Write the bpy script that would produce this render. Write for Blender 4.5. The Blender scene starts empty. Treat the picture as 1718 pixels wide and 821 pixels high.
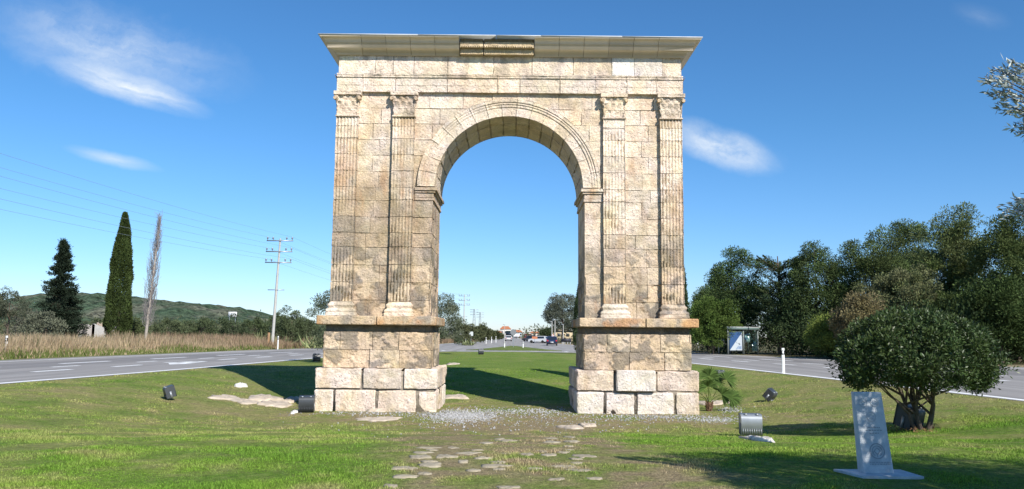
import bpy, math, random
import numpy as np
from mathutils import Matrix, Vector, Euler
rng = np.random.default_rng(7); random.seed(7)
R_ = math.radians
scene = bpy.context.scene
C = scene.collection

# ------------------------------------------------------------------ camera
F = 1350.0; PITCH = math.atan(151.5 / F); ROLL = R_(0.53)
EYE = np.array([0.0, -26.0, 1.7])
cd = bpy.data.cameras.new('camera'); cam = bpy.data.objects.new('camera', cd); C.objects.link(cam)
cd.sensor_width = 36; cd.lens = F / 1718 * 36; cd.clip_start = .1; cd.clip_end = 9000
CM = Matrix.Rotation(math.pi/2 + PITCH, 4, 'X') @ Matrix.Rotation(ROLL, 4, 'Z')
cam.matrix_world = Matrix.Translation(EYE) @ CM
scene.camera = cam
CR = np.array(CM.to_3x3())
# ------------------------------------------------------------------ light
EL = R_(38); AZ = R_(33)                    # sun behind the camera's right shoulder
SUN = np.array([math.sin(AZ)*math.cos(EL), -math.cos(AZ)*math.cos(EL), math.sin(EL)])
ld = bpy.data.lights.new('sun', 'SUN'); sun = bpy.data.objects.new('sun', ld); C.objects.link(sun)
ld.energy = 5.0; ld.angle = R_(.53); ld.color = (1, .95, .87)
sun.rotation_euler = Vector(SUN).to_track_quat('Z', 'Y').to_euler()
scene.view_settings.view_transform = 'Standard'; scene.view_settings.look = 'None'
scene.view_settings.exposure = 0.47; scene.view_settings.gamma = 1
scene.render.film_transparent = False
scene.cycles.max_bounces = 6; scene.cycles.diffuse_bounces = 2
scene.cycles.use_denoising = True

# ------------------------------------------------------------------ node helpers
class NT:
    def __init__(s, tree): s.t = tree; s.n = tree.nodes; s.l = tree.links; s.n.clear()
    def node(s, typ, **kw):
        nd = s.n.new(typ)
        for k, v in kw.items():
            if k == 'inp':
                for a, b in v.items():
                    if isinstance(b, bpy.types.NodeSocket): s.l.new(b, nd.inputs[a])
                    else: nd.inputs[a].default_value = b
            else: setattr(nd, k, v)
        return nd
    def math(s, op, a, b=0.0, c=None, clamp=False):
        nd = s.n.new('ShaderNodeMath'); nd.operation = op; nd.use_clamp = clamp
        for i, v in enumerate((a, b) if c is None else (a, b, c)):
            if isinstance(v, bpy.types.NodeSocket): s.l.new(v, nd.inputs[i])
            else: nd.inputs[i].default_value = v
        return nd.outputs[0]
    def noise(s, vec, scale, detail=4, rough=.6, typ=None):
        nd = s.n.new('ShaderNodeTexNoise'); nd.inputs['Scale'].default_value = scale
        nd.inputs['Detail'].default_value = detail; nd.inputs['Roughness'].default_value = rough
        if vec is not None: s.l.new(vec, nd.inputs['Vector'])
        return nd.outputs['Fac']
    def ramp(s, fac, stops):
        nd = s.n.new('ShaderNodeValToRGB'); s.l.new(fac, nd.inputs[0]); cr = nd.color_ramp
        cr.elements[0].position = stops[0][0]; cr.elements[0].color = tuple(stops[0][1]) + (1,)
        cr.elements[1].position = stops[-1][0]; cr.elements[1].color = tuple(stops[-1][1]) + (1,)
        for p, c in stops[1:-1]:
            e = cr.elements.new(p); e.color = tuple(c) + (1,)
        return nd.outputs[0]
    def maprange(s, v, a, b, c=0., d=1.):
        nd = s.n.new('ShaderNodeMapRange'); s.l.new(v, nd.inputs[0])
        for i, x in enumerate((a, b, c, d)): nd.inputs[i+1].default_value = x
        return nd.outputs[0]
    def mix(s, f, a, b, mode='MIX'):
        nd = s.n.new('ShaderNodeMix'); nd.data_type = 'RGBA'; nd.blend_type = mode
        for i, v in ((0, f), (6, a), (7, b)):
            if isinstance(v, bpy.types.NodeSocket): s.l.new(v, nd.inputs[i])
            else: nd.inputs[i].default_value = v if i == 0 else tuple(v) + (1,)
        return nd.outputs[2]

# ------------------------------------------------------------------ sky with thin clouds
w = bpy.data.worlds.new('World'); scene.world = w; w.use_nodes = True
T = NT(w.node_tree)
sky = T.node('ShaderNodeTexSky', sky_type='NISHITA', sun_disc=False, sun_elevation=EL, sun_rotation=math.pi - AZ,
             altitude=0, air_density=1.0, dust_density=.1, ozone_density=3.0)
tc = T.node('ShaderNodeTexCoord')
sep = T.node('ShaderNodeSeparateXYZ', inp={0: tc.outputs['Generated']})
X, Y, Z = sep.outputs
ys = T.math('MAXIMUM', Y, .05)
U = T.math('DIVIDE', X, ys); V = T.math('DIVIDE', Z, ys)
cmb = T.node('ShaderNodeCombineXYZ', inp={0: U, 1: V})
def cloud(px0, py0, px1, py1, wid, dens, stretch, seed, lo=.35):
    """soft elongated cloud between two directions"""
    def dirof(px, py):
        r = CR @ np.array([(px-859)/F, -(py-410.5)/F, -1.]); return r[0]/r[1], r[2]/r[1]
    a = dirof(px0, py0); b = dirof(px1, py1)
    cx, cy = (a[0]+b[0])/2, (a[1]+b[1])/2
    L = math.hypot(b[0]-a[0], b[1]-a[1])/2; an = math.atan2(b[1]-a[1], b[0]-a[0])
    mp = T.node('ShaderNodeMapping', vector_type='TEXTURE', inp={0: cmb.outputs[0], 1: (cx, cy, 0), 2: (0, 0, an)})
    wn = T.node('ShaderNodeTexNoise', inp={'Vector': mp.outputs[0], 'Scale': 11.0, 'Detail': 7.0, 'Roughness': .62})
    wv = T.node('ShaderNodeVectorMath', operation='MULTIPLY_ADD', inp={0: wn.outputs['Color'], 1: (wid*1.1,)*3, 2: mp.outputs[0]})
    wv2 = T.node('ShaderNodeVectorMath', operation='SUBTRACT', inp={0: wv.outputs[0], 1: (wid*.55,)*3})
    s2 = T.node('ShaderNodeSeparateXYZ', inp={0: wv2.outputs[0]})
    ex = T.math('DIVIDE', s2.outputs[0], L); ey = T.math('DIVIDE', s2.outputs[1], wid)
    r2 = T.math('ADD', T.math('MULTIPLY', ex, ex), T.math('MULTIPLY', ey, ey))
    fall = T.math('SUBTRACT', 1.0, T.math('SQRT', r2), clamp=True)
    m2 = T.node('ShaderNodeMapping', inp={0: wv2.outputs[0], 1: (seed, seed*1.7, seed), 3: (1/stretch, 1, 1)})
    nz = T.noise(m2.outputs[0], 26, 7, .62)
    nn = T.maprange(nz, lo, lo+.38)
    f = T.math('MULTIPLY', T.math('POWER', fall, 1.25), nn)
    return T.math('MULTIPLY', f, dens, clamp=True)
cl = [cloud(-60, 15, 440, 150, .066, .60, 5, 3.1, .22), cloud(70, 100, 365, 196, .022, 1.8, 8, 5.2, .25),
      cloud(0, 70, 330, 120, .03, .28, 5, 8.8, .3), cloud(100, 245, 280, 288, .011, .8, 6, 1.3, .22),
      cloud(1105, 205, 1318, 290, .030, 1.25, 1.6, 2.2, .28), cloud(1080, 205, 1330, 282, .03, .4, 1.8, 7.7, .3),
      cloud(815, 525, 900, 523, .006, .28, 3, 4.1, .2), cloud(1590, 10, 1700, 45, .02, .14, 3, 6.1, .3)]
tot = cl[0]
for c_ in cl[1:]: tot = T.math('ADD', tot, c_, clamp=True)
hs = T.node('ShaderNodeHueSaturation', inp={'Hue': .497, 'Saturation': 1.10, 'Value': 1.0, 'Color': sky.outputs[0]})
tint = T.ramp(T.math('MAXIMUM', Z, 0.0), [(0, (.72, .84, 1.20)), (.10, (.64, .87, 1.18)), (.25, (.57, .885, 1.13)), (.6, (.58, .90, 1.12))])
skm = T.mix(1.0, hs.outputs[0], tint, 'MULTIPLY')
skc = T.mix(tot, skm, (6.8, 7.4, 8.0))
bg = T.node('ShaderNodeBackground', inp={'Color': skc, 'Strength': .094})
T.node('ShaderNodeOutputWorld', inp={0: bg.outputs[0]})

# ------------------------------------------------------------------ numpy noise
def _h(ix, iy, iz, s):
    n = (ix*374761393 + iy*668265263 + iz*2147483647 + s*1274126177) & 0xffffffff
    n = ((n ^ (n >> 13)) * 1274126177) & 0xffffffff
    n = (n ^ (n >> 16)) & 0xffffffff
    return n / 4294967295.0
def vnoise(P, s=0):
    P = np.asarray(P, float); i = np.floor(P).astype(np.int64); f = P - i; f = f*f*(3-2*f)
    r = 0
    for dx in (0, 1):
        for dy in (0, 1):
            for dz in (0, 1):
                wt = (f[..., 0] if dx else 1-f[..., 0])*(f[..., 1] if dy else 1-f[..., 1])*(f[..., 2] if dz else 1-f[..., 2])
                r = r + wt*_h(i[..., 0]+dx, i[..., 1]+dy, i[..., 2]+dz, s)
    return r
def fbm(P, o=4, s=0, g=.5):
    P = np.asarray(P, float); a = 1; r = 0; t = 0
    for k in range(o):
        r = r + a*vnoise(P*(2.03**k)+k*7.3, s+k); t += a; a *= g
    return r/t
def sst(a, b, x):
    t = np.clip((x-a)/(b-a), 0, 1); return t*t*(3-2*t)
def lerp(a, b, t):
    t = np.asarray(t)[..., None]; return np.asarray(a)*(1-t)+np.asarray(b)*t

# ------------------------------------------------------------------ mesh builder
class MB:
    def __init__(s): s.v = []; s.c = []; s.f = {}; s.n = 0
    def add(s, verts, faces, col=(.5, .5, .5)):
        verts = np.asarray(verts, float).reshape(-1, 3); faces = np.asarray(faces, np.int64)
        col = np.asarray(col, float)
        if col.ndim == 1: col = np.tile(col, (len(verts), 1))
        s.v.append(verts); s.c.append(col)
        s.f.setdefault(faces.shape[1], []).append(faces + s.n); s.n += len(verts)
    def box(s, x0, x1, y0, y1, z0, z1, col=(.5, .5, .5), M=None):
        v = np.array([(x, y, z) for x in (x0, x1) for y in (y0, y1) for z in (z0, z1)], float)
        f = [(0, 1, 3, 2), (4, 6, 7, 5), (0, 4, 5, 1), (2, 3, 7, 6), (0, 2, 6, 4), (1, 5, 7, 3)]
        if M is not None: v = xf(M, v)
        s.add(v, f, col)
    def tube(s, pts, rad, n=8, col=(.5, .5, .5), caps=True):
        pts = np.asarray(pts, float); rad = np.broadcast_to(rad, (len(pts),))
        tn = np.gradient(pts, axis=0); tn /= np.linalg.norm(tn, axis=1)[:, None]+1e-9
        ref = np.array([0, 0, 1.]) if abs(tn[0][2]) < .9 else np.array([1., 0, 0])
        V_ = []
        for p, t, r in zip(pts, tn, rad):
            a = np.cross(t, ref); a /= np.linalg.norm(a)+1e-9; b = np.cross(t, a)
            th = np.linspace(0, 2*math.pi, n, endpoint=False)
            V_.append(p + r*(np.cos(th)[:, None]*a + np.sin(th)[:, None]*b))
        V_ = np.concatenate(V_); m = len(pts); F_ = []
        for i in range(m-1):
            for j in range(n):
                k = (j+1) % n; F_.append((i*n+j, i*n+k, (i+1)*n+k, (i+1)*n+j))
        s.add(V_, F_, col)
        if caps:
            for base, c in ((0, pts[0]), ((m-1)*n, pts[-1])):
                s.add(np.vstack([V_[base:base+n], c]), [(j, (j+1) % n, n) for j in range(n)], col)
    def prism(s, poly, axis, a, b, col=(.5, .5, .5), M=None):
        """polygon (list of 2-vectors) extruded along axis from a to b; fan-capped around its centroid"""
        poly = np.asarray(poly, float); n = len(poly); c = poly.mean(0)
        def mk(p, t):
            if axis == 'x': return np.array([t, p[0], p[1]])
            if axis == 'y': return np.array([p[0], t, p[1]])
            return np.array([p[0], p[1], t])
        v = np.array([mk(p, a) for p in poly]+[mk(p, b) for p in poly]+[mk(c, a), mk(c, b)])
        if M is not None: v = xf(M, v)
        s.add(v, [(i, (i+1) % n, n+(i+1) % n, n+i) for i in range(n)], col)
        s.add(v, [(i, (i+1) % n, 2*n) for i in range(n)]+[(n+i, n+(i+1) % n, 2*n+1) for i in range(n)], col)
    def xform(s, M):
        s.v = [xf(M, v) for v in s.v]; return s
    def build(s, name, mat, parent=None, world=True, smooth=False):
        v = np.concatenate(s.v); c = np.concatenate(s.c)
        if parent is not None and world: v = v - np.array(parent.location)
        fs = []; tot = []
        for k in sorted(s.f):
            a = np.concatenate(s.f[k]); fs.append(a.ravel()); tot.append(np.full(len(a), k))
        li = np.concatenate(fs); tot = np.concatenate(tot); st = np.concatenate([[0], np.cumsum(tot)[:-1]])
        me = bpy.data.meshes.new(name)
        me.vertices.add(len(v)); me.vertices.foreach_set('co', v.astype(np.float32).ravel())
        me.loops.add(len(li)); me.loops.foreach_set('vertex_index', li.astype(np.int32))
        me.polygons.add(len(tot)); me.polygons.foreach_set('loop_start', st.astype(np.int32)); me.polygons.foreach_set('loop_total', tot.astype(np.int32))
        at = me.color_attributes.new('Col', 'FLOAT_COLOR', 'POINT')
        at.data.foreach_set('color', np.hstack([c, np.ones((len(c), 1))]).astype(np.float32).ravel())
        me.update(calc_edges=True); me.validate()
        if smooth: me.shade_smooth()
        me.materials.append(mat)
        o = bpy.data.objects.new(name, me); C.objects.link(o)
        if parent is not None: o.parent = parent
        return o
def xf(M, v):
    M = np.array(M); return v @ M[:3, :3].T + M[:3, 3]
def TR(x, y, z, rz=0, rx=0, ry=0, s=1):
    return Matrix.Translation((x, y, z)) @ Euler((rx, ry, rz)).to_matrix().to_4x4() @ Matrix.Scale(s, 4)
def tag(o, label=None, cat=None, group=None, kind=None):
    for k, v_ in (('label', label), ('category', cat), ('group', group), ('kind', kind)):
        if v_: o[k] = v_
    return o
def empty(name, loc, label, cat, group=None):
    o = bpy.data.objects.new(name, None); o.location = loc; o.empty_display_size = .3; C.objects.link(o)
    return tag(o, label, cat, group)
def copy_tree(o, parent=None):
    c = o.copy(); C.objects.link(c)
    if parent: c.parent = parent
    for ch in o.children: copy_tree(ch, c)
    return c

# rounded, noise-worn block -----------------------------------------------------
FN = {'-x': (0, -1), '+x': (0, 1), '-y': (1, -1), '+y': (1, 1), '-z': (2, -1), '+z': (2, 1)}
def block(mb, lo, hi, faces=('-y',), step=(.05, .05, .05), r=.02, amp=.012, freq=4.0, chip=.02, col=None, warp=None, extra=None, seed=0, mask=None, tx=0.):
    lo = np.array(lo, float); hi = np.array(hi, float); r = min(r, .45*(hi-lo).min())
    for fc in faces:
        ax, sg = FN[fc]; oth = [i for i in range(3) if i != ax]
        g = []
        for i in oth:
            n = max(2, int(math.ceil((hi[i]-lo[i])/step[i])))
            q = np.linspace(lo[i], hi[i], n+1)
            if r > 0 and n > 3: q = np.unique(np.round(np.concatenate([q, [lo[i]+r*.3, lo[i]+r, hi[i]-r, hi[i]-r*.3]]), 5))
            g.append(q)
        A, B = np.meshgrid(g[0], g[1], indexing='ij'); P = np.zeros(A.shape+(3,))
        P[..., oth[0]] = A; P[..., oth[1]] = B; P[..., ax] = hi[ax] if sg > 0 else lo[ax]
        P0 = P.copy()
        if r > 0:
            inn = np.clip(P, lo+r, hi-r); d = P-inn; L = np.linalg.norm(d, axis=-1, keepdims=True); N = d/(L+1e-9); P = inn+N*r
        else:
            N = np.zeros_like(P); N[..., ax] = sg
        ed = 1-np.abs(N[..., ax])
        Q = P*freq+seed*3.17
        disp = amp*(2*fbm(Q, 4, 11)-.6) + chip*np.clip(fbm(P*2.3+seed, 3, 5)*2-.7, 0, 1)*np.clip(ed*2.5, 0, 1)
        pit = np.clip(vnoise(P*freq*5+9, 3)-.78, 0, 1)*amp*3
        disp = disp+pit
        if tx >= 0: disp = disp*(1-.85*np.clip(np.abs(N[..., 2])*1.6, 0, 1)*(ax != 2))*(1-tx*np.clip(np.abs(N[..., 0])*1.6, 0, 1)*(ax == 1))*(1-tx*np.clip(np.abs(N[..., 1])*1.6, 0, 1)*(ax == 0))
        if extra is not None:
            ex_ = extra(P0, N, fc); P[..., ax] = P[..., ax]-sg*ex_
        P = P-N*disp[..., None]
        P0f = P0.reshape(-1, 3)
        c = col(P0f) if callable(col) else np.tile(col, (len(P0f), 1))
        ni, nj = A.shape; idx = np.arange(ni*nj).reshape(ni, nj)
        q = np.stack([idx[:-1, :-1], idx[1:, :-1], idx[1:, 1:], idx[:-1, 1:]], -1).reshape(-1, 4)
        if (sg > 0) != (ax != 1): q = q[:, ::-1]
        if mask is not None:
            k = mask(P0f[q].mean(1)); q = q[k]
            if not len(q): continue
        V_ = P.reshape(-1, 3)
        if warp is not None: V_ = warp(V_)
        mb.add(V_, q, c)

# ------------------------------------------------------------------ picture <-> place
def hollow(x, y):
    x = np.asarray(x, float); d = np.asarray(y, float)+26
    return -.77*(1-sst(6.4, 14.5, np.abs(x)))*sst(11, 23, d)*(1-sst(30, 43, d))
def gz(x, y): return float(hollow(x, y))
def rayd(px, py): return CR @ np.array([(px-859)/F, -(py-410.5)/F, -1.])
def G(px, py):
    r = rayd(px, py); t = 20.
    for _ in range(60):
        p = EYE+r*t; h = gz(p[0], p[1]); t = t + .7*((h-EYE[2])/r[2]-t)
    p = EYE+r*t; return float(p[0]), float(p[1]), gz(p[0], p[1])
def at(px, py, d):
    r = rayd(px, py); p = EYE+r*(d/r[1]); return p
def xd(px, d): return float(at(px, 565, d)[0])

# ------------------------------------------------------------------ materials
def mat(name, color=None, rough=.8, nscale=0, namt=0, bump=0, bscale=30, metal=0, spec=.3, bdist=.02, trans=0):
    m = bpy.data.materials.new(name); m.use_nodes = True; t = NT(m.node_tree)
    pos = t.node('ShaderNodeNewGeometry').outputs['Position']
    if color is None: col = t.node('ShaderNodeAttribute', attribute_name='Col').outputs['Color']
    else: col = t.node('ShaderNodeRGB').outputs[0]; col.default_value = tuple(color)+(1,)
    if namt:
        f = t.maprange(t.noise(pos, nscale, 5, .65), .25, .75, 1-namt, 1+namt)
        g = t.node('ShaderNodeCombineXYZ', inp={0: f, 1: f, 2: f})
        col = t.mix(1.0, col, g.outputs[0], 'MULTIPLY')
    b = t.node('ShaderNodeBsdfPrincipled', inp={'Base Color': col, 'Roughness': rough, 'Metallic': metal, 'Specular IOR Level': spec})
    if bump:
        bn = t.node('ShaderNodeBump', inp={'Height': t.noise(pos, bscale, 4, .6), 'Strength': bump, 'Distance': bdist})
        t.l.new(bn.outputs[0], b.inputs['Normal'])
    sh = b.outputs[0]
    if trans:
        tr = t.node('ShaderNodeBsdfTranslucent', inp={'Color': col}); mx = t.node('ShaderNodeMixShader', inp={0: trans, 1: sh, 2: tr.outputs[0]}); sh = mx.outputs[0]
    t.node('ShaderNodeOutputMaterial', inp={0: sh}); return m
def stone_mat():
    m = bpy.data.materials.new('weathered_limestone'); m.use_nodes = True; t = NT(m.node_tree)
    pos = t.node('ShaderNodeNewGeometry').outputs['Position']
    col = t.node('ShaderNodeAttribute', attribute_name='Col').outputs['Color']
    f1 = t.maprange(t.noise(pos, 2.2, 6, .7), .3, .7, .80, 1.16)
    f2 = t.maprange(t.noise(pos, 15, 5, .75), .3, .7, .74, 1.22)
    vo = t.node('ShaderNodeTexVoronoi', inp={'Vector': pos, 'Scale': 11.0}); 
    big = t.noise(pos, 1.7, 3, .5)
    pitm = t.math('MULTIPLY', t.maprange(vo.outputs['Distance'], .06, .2, 1., 0.), t.maprange(big, .42, .6))
    pf = t.math('SUBTRACT', 1.0, t.math('MULTIPLY', pitm, .45))
    f = t.math('MULTIPLY', t.math('MULTIPLY', f1, f2), pf)
    g = t.node('ShaderNodeCombineXYZ', inp={0: f, 1: f, 2: t.math('MULTIPLY', f, t.maprange(big, .3, .7, .9, 1.08))})
    col = t.mix(1.0, col, g.outputs[0], 'MULTIPLY')
    b = t.node('ShaderNodeBsdfPrincipled', inp={'Base Color': col, 'Roughness': .93, 'Specular IOR Level': .15})
    h = t.math('SUBTRACT', t.math('ADD', t.noise(pos, 14, 6, .7), t.math('MULTIPLY', t.noise(pos, 5, 5, .7), 1.2)), t.math('MULTIPLY', pitm, .9))
    bn = t.node('ShaderNodeBump', inp={'Height': h, 'Strength': 1.0, 'Distance': .05}); t.l.new(bn.outputs[0], b.inputs['Normal'])
    t.node('ShaderNodeOutputMaterial', inp={0: b.outputs[0]}); return m
M_stone = stone_mat()
M_newstone = mat('dressed_new_stone', None, .85, 3, .07, .3, 40, bdist=.008)
def lawn():
    m = bpy.data.materials.new('lawn'); m.use_nodes = True; t = NT(m.node_tree)
    pos = t.node('ShaderNodeNewGeometry').outputs['Position']; col = t.node('ShaderNodeAttribute', attribute_name='Col').outputs['Color']
    a = t.maprange(t.noise(pos, 9, 4, .7), .32, .68, .62, 1.30); b = t.maprange(t.noise(pos, 34, 3, .7), .3, .7, .6, 1.35); f = t.math('MULTIPLY', a, b)
    yl = t.maprange(t.noise(pos, 5, 5, .75), .42, .66, 0, .38); c1 = t.mix(yl, col, (.30, .27, .12))
    g = t.node('ShaderNodeCombineXYZ', inp={0: f, 1: f, 2: f})
    bs = t.node('ShaderNodeBsdfPrincipled', inp={'Base Color': t.mix(1.0, c1, g.outputs[0], 'MULTIPLY'), 'Roughness': .95, 'Specular IOR Level': .08})
    bn = t.node('ShaderNodeBump', inp={'Height': t.noise(pos, 20, 4, .7), 'Strength': 1.0, 'Distance': .07}); t.l.new(bn.outputs[0], bs.inputs['Normal'])
    t.node('ShaderNodeOutputMaterial', inp={0: bs.outputs[0]}); return m
M_lawn = lawn()
M_blade = mat('grass_blades', None, .75, 6, .12, trans=.3, spec=.15)
M_dry = mat('dry_grass_blades', None, .85, .35, .25, trans=.3, spec=.1)
M_leaf = mat('leaves', None, .7, 0, 0, trans=.15, spec=.10)
M_gloss = mat('glossy_leaves', None, .42, 0, 0, trans=.1, spec=.28)
M_olive = mat('olive_leaves', None, .42, 0, 0, trans=.12, spec=.5)
M_bark = mat('bark', (.11, .085, .065), .95, 6, .4, .8, 20)
M_palebark = mat('pale_bark', (.33, .29, .25), .9, 6, .3, .6, 20)
M_darkmetal = mat('dark_painted_metal', (.045, .05, .055), .45, 5, .2, spec=.5)
M_greymetal = mat('galvanised_metal', (.33, .35, .37), .42, 4, .15, metal=.55)
M_lead = mat('weathered_lead_sheet', (.52, .54, .57), .75, 3, .15)
M_white = mat('white_paint', (.78, .78, .76), .5, 8, .06)
M_black = mat('black_band', (.02, .02, .02), .5)
M_concrete = mat('concrete', (.42, .41, .38), .85, 6, .15, .4, 30)
M_mark = mat('road_paint', (.80, .80, .78), .6, 5, .16)
M_attr = mat('painted_surface', None, .5, 3, .06)
M_car = mat('car_paint', None, .22, 0, 0, spec=.6)
M_glassdark = mat('dark_window_glass', (.015, .02, .028), .08, spec=.7)
M_tyre = mat('tyre_rubber', (.018, .018, .018), .8)
M_wire = mat('cable', (.22, .26, .32), .6)
M_rock = mat('pale_rock', None, .9, 5, .2, .8, 14, bdist=.03)
M_gravel = mat('gravel_stones', None, .85, 20, .1)
M_marble = None
gm = bpy.data.materials.new('clear_glass'); gm.use_nodes = True; t = NT(gm.node_tree)
a_ = t.node('ShaderNodeBsdfTransparent', inp={0: (.80, .9, .88, 1)}); b_ = t.node('ShaderNodeBsdfGlossy', inp={'Roughness': .05})
t.node('ShaderNodeOutputMaterial', inp={0: t.node('ShaderNodeMixShader', inp={0: .12, 1: a_.outputs[0], 2: b_.outputs[0]}).outputs[0]}); M_glass = gm
def asphalt():
    m = bpy.data.materials.new('worn_asphalt'); m.use_nodes = True; t = NT(m.node_tree)
    pos = t.node('ShaderNodeNewGeometry').outputs['Position']; col = t.node('ShaderNodeAttribute', attribute_name='Col').outputs['Color']
    mp = t.node('ShaderNodeMapping', inp={0: pos, 3: (1, .06, 1)})
    f = t.math('MULTIPLY', t.maprange(t.noise(mp.outputs[0], 1.3, 5, .6), .3, .7, .74, 1.18), t.maprange(t.noise(pos, 30, 3, .7), .3, .7, .88, 1.12))
    g = t.node('ShaderNodeCombineXYZ', inp={0: f, 1: f, 2: f})
    b = t.node('ShaderNodeBsdfPrincipled', inp={'Base Color': t.mix(1.0, col, g.outputs[0], 'MULTIPLY'), 'Roughness': .85, 'Specular IOR Level': .25})
    t.node('ShaderNodeOutputMaterial', inp={0: b.outputs[0]}); return m
M_asph = asphalt()

# ------------------------------------------------------------------ ground
Ln = lambda d: np.interp(d, [-30, 5, 25, 35, 56, 68, 76, 80, 82], [-21, -18.5, -16.2, -14.9, -13.0, -11, -8.4, -6, 0])
Rn = lambda d: np.interp(d, [-30, 5, 22.5, 35, 51, 65, 76, 80, 82], [17, 15.2, 14.2, 13, 11.4, 10, 8, 6, 0])
Lo = lambda d: np.interp(d, [-30, 5, 44, 77, 100, 130, 190, 400, 1500, 4000], [-37, -34, -29, -25, -20, -13.5, -7.5, -6, -9, -14])
Ro = lambda d: np.interp(d, [-30, 10, 50, 60, 70, 84, 135, 190, 400, 1500, 4000], [55, 46, 31.5, 26.5, 23.4, 19.2, 11.5, 6.5, 4, 4, 4])
def grasscol(x, y):
    """albedo of the turf at a place: green, thin dry, bare earth"""
    d = y+26; P = np.stack([x, y, x*0], -1)
    n1 = fbm(P*.22+3, 4, 21); n2 = fbm(P*.9, 4, 31); n3 = fbm(P*3.1, 3, 41)
    green = np.array([.145, .225, .030]); deep = np.array([.100, .180, .024]); dry = np.array([.26, .235, .095]); earth = np.array([.26, .20, .125])
    c = lerp(deep, green, np.clip((n2-.3)*2.2, 0, 1))
    dryness = .13 + .8*(n1-.45) + 1.0*(n2-.5) + .8*(n3-.5)
    hol = -hollow(x, y)/.77
    path = (1-sst(1.2, 2.9, np.abs(x-.1+.4*np.sin(y*.5))))*sst(7, 9, d)*(1-sst(24, 27, d))
    near = np.exp(-((x/9.)**2))*np.exp(-((d-25.)/4.)**2)
    dryness += .55*path + .6*near + .18*sst(16, 30, d)*(x > 4) + .3*sst(12, 3, np.abs(x+11))*sst(24, 16, np.abs(d-26))
    dryness += .35*sst(1.5, .3, np.abs(x-Ln(d)))+.25*sst(1.5, .3, np.abs(x-Rn(d)))
    dryness -= .12*sst(12, 9.5, d)*(np.abs(x-.2) > 2.6)
    dryness -= .25*sst(30, 38, d)*sst(90, 60, d)*(np.abs(x-1) < 5)
    c = lerp(c, dry, np.clip(dryness, 0, .92))
    bare = np.clip((n3-.52)*3.2+(n2-.5)*1.6 - .12 + .75*path + .55*near, 0, .9)
    return lerp(c, earth, bare*np.clip(.25+path+near, 0, 1))*1.10
gx = np.unique(np.concatenate([-np.geomspace(16, 3000, 46), np.arange(-16, 16.01, .16), np.geomspace(16, 3000, 46)]))
gy = np.unique(np.concatenate([np.arange(-36, -19, .5), np.arange(-19, 4, .12), np.arange(4, 24, .25), np.arange(24, 60, .8), np.geomspace(60, 7000, 50)]))
A, B = np.meshgrid(gx, gy, indexing='ij')
zz = hollow(A, B) + .03*(fbm(np.stack([A*.8, B*.8, A*0], -1), 3, 2)-.5)*((A > Ln(B+26)+.5) & (A < Rn(B+26)-.5) & (B < 50))
dd = B+26; onroad = ((A > Lo(dd)-1) & (A < Ln(dd)+.2)) | ((A > Rn(dd)-.2) & (A < Ro(dd)+1)) | (dd > 80)
zz = np.where(onroad, -.004, zz)
gc = grasscol(A, B)
scrub = np.array([.10, .11, .05]); sandy = np.array([.32, .25, .17]); n = fbm(np.stack([A*.15, B*.15, A*0], -1), 3, 8)
outl = (A < Lo(dd)); outr = (A > Ro(dd))
gc = np.where(outl[..., None], lerp([.20, .17, .10], scrub, n), gc)
gc = np.where(outr[..., None], lerp([.10, .075, .05], [.06, .07, .03], n), gc)
gc = np.where((outr & (A < Ro(dd)+2.8))[..., None], sandy, gc); gc = np.where((outl & (A > Lo(dd)-1.6))[..., None], lerp([.26, .22, .16], [.14, .17, .06], n), gc)
ni, nj = A.shape; idx = np.arange(ni*nj).reshape(ni, nj)
q = np.stack([idx[:-1, :-1], idx[1:, :-1], idx[1:, 1:], idx[:-1, 1:]], -1).reshape(-1, 4)
mb = MB(); mb.add(np.stack([A, B, zz], -1).reshape(-1, 3), q, gc.reshape(-1, 3))
tag(mb.build('ground', M_lawn, smooth=True), 'grass lawn and scrub ground around the arch', 'ground', kind='structure')

# roads
def strip(mb, xa, xb, ds, z, n=10, colf=None):
    s = np.linspace(0, 1, n+1); D, S = np.meshgrid(ds, s, indexing='ij')
    Xa = xa(D); Xb = xb(D); Xx = Xa+(Xb-Xa)*S
    v = np.stack([Xx, D-26, np.full_like(Xx, z)], -1); ni, nj = D.shape; idx = np.arange(ni*nj).reshape(ni, nj)
    q = np.stack([idx[:-1, :-1], idx[:-1, 1:], idx[1:, 1:], idx[1:, :-1]], -1).reshape(-1, 4)
    mb.add(v.reshape(-1, 3), q, colf(S, D).reshape(-1, 3) if colf else (.2, .2, .2))
def lanecol(S, D):
    base = np.array([.27, .255, .24]); dark = np.array([.185, .175, .168])
    k = (np.abs(S-.62) < .16)*.75+(np.abs(S-.3) < .08)*.15
    return lerp(base, dark, k*np.ones_like(D))
dsn = np.concatenate([np.linspace(-30, 60, 46), np.linspace(61, 82, 22)])
mb = MB(); strip(mb, Ln, Lo, dsn, .004, 24, lanecol); strip(mb, Rn, Ro, dsn, .004, 24, lanecol)
strip(mb, Ro, Lo, np.concatenate([[82], np.geomspace(84, 4000, 60)]), .004, 20, lambda S, D: np.tile([.29, .275, .255], S.shape+(1,)))
tag(mb.build('road', M_asph), 'worn grey asphalt road splitting round the arch', 'road', kind='structure')
mb = MB()
def line(side, s, d0, d1, wd=.13, off=0.):
    near, out = (Ln, Lo) if side < 0 else (Rn, Ro)
    f = lambda D: near(D)+(out(D)-near(D))*s+off
    strip(mb, lambda D: f(D)-wd/2, lambda D: f(D)+wd/2, np.linspace(d0, d1, max(2, int((d1-d0)/3))), .008, 1)
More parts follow.
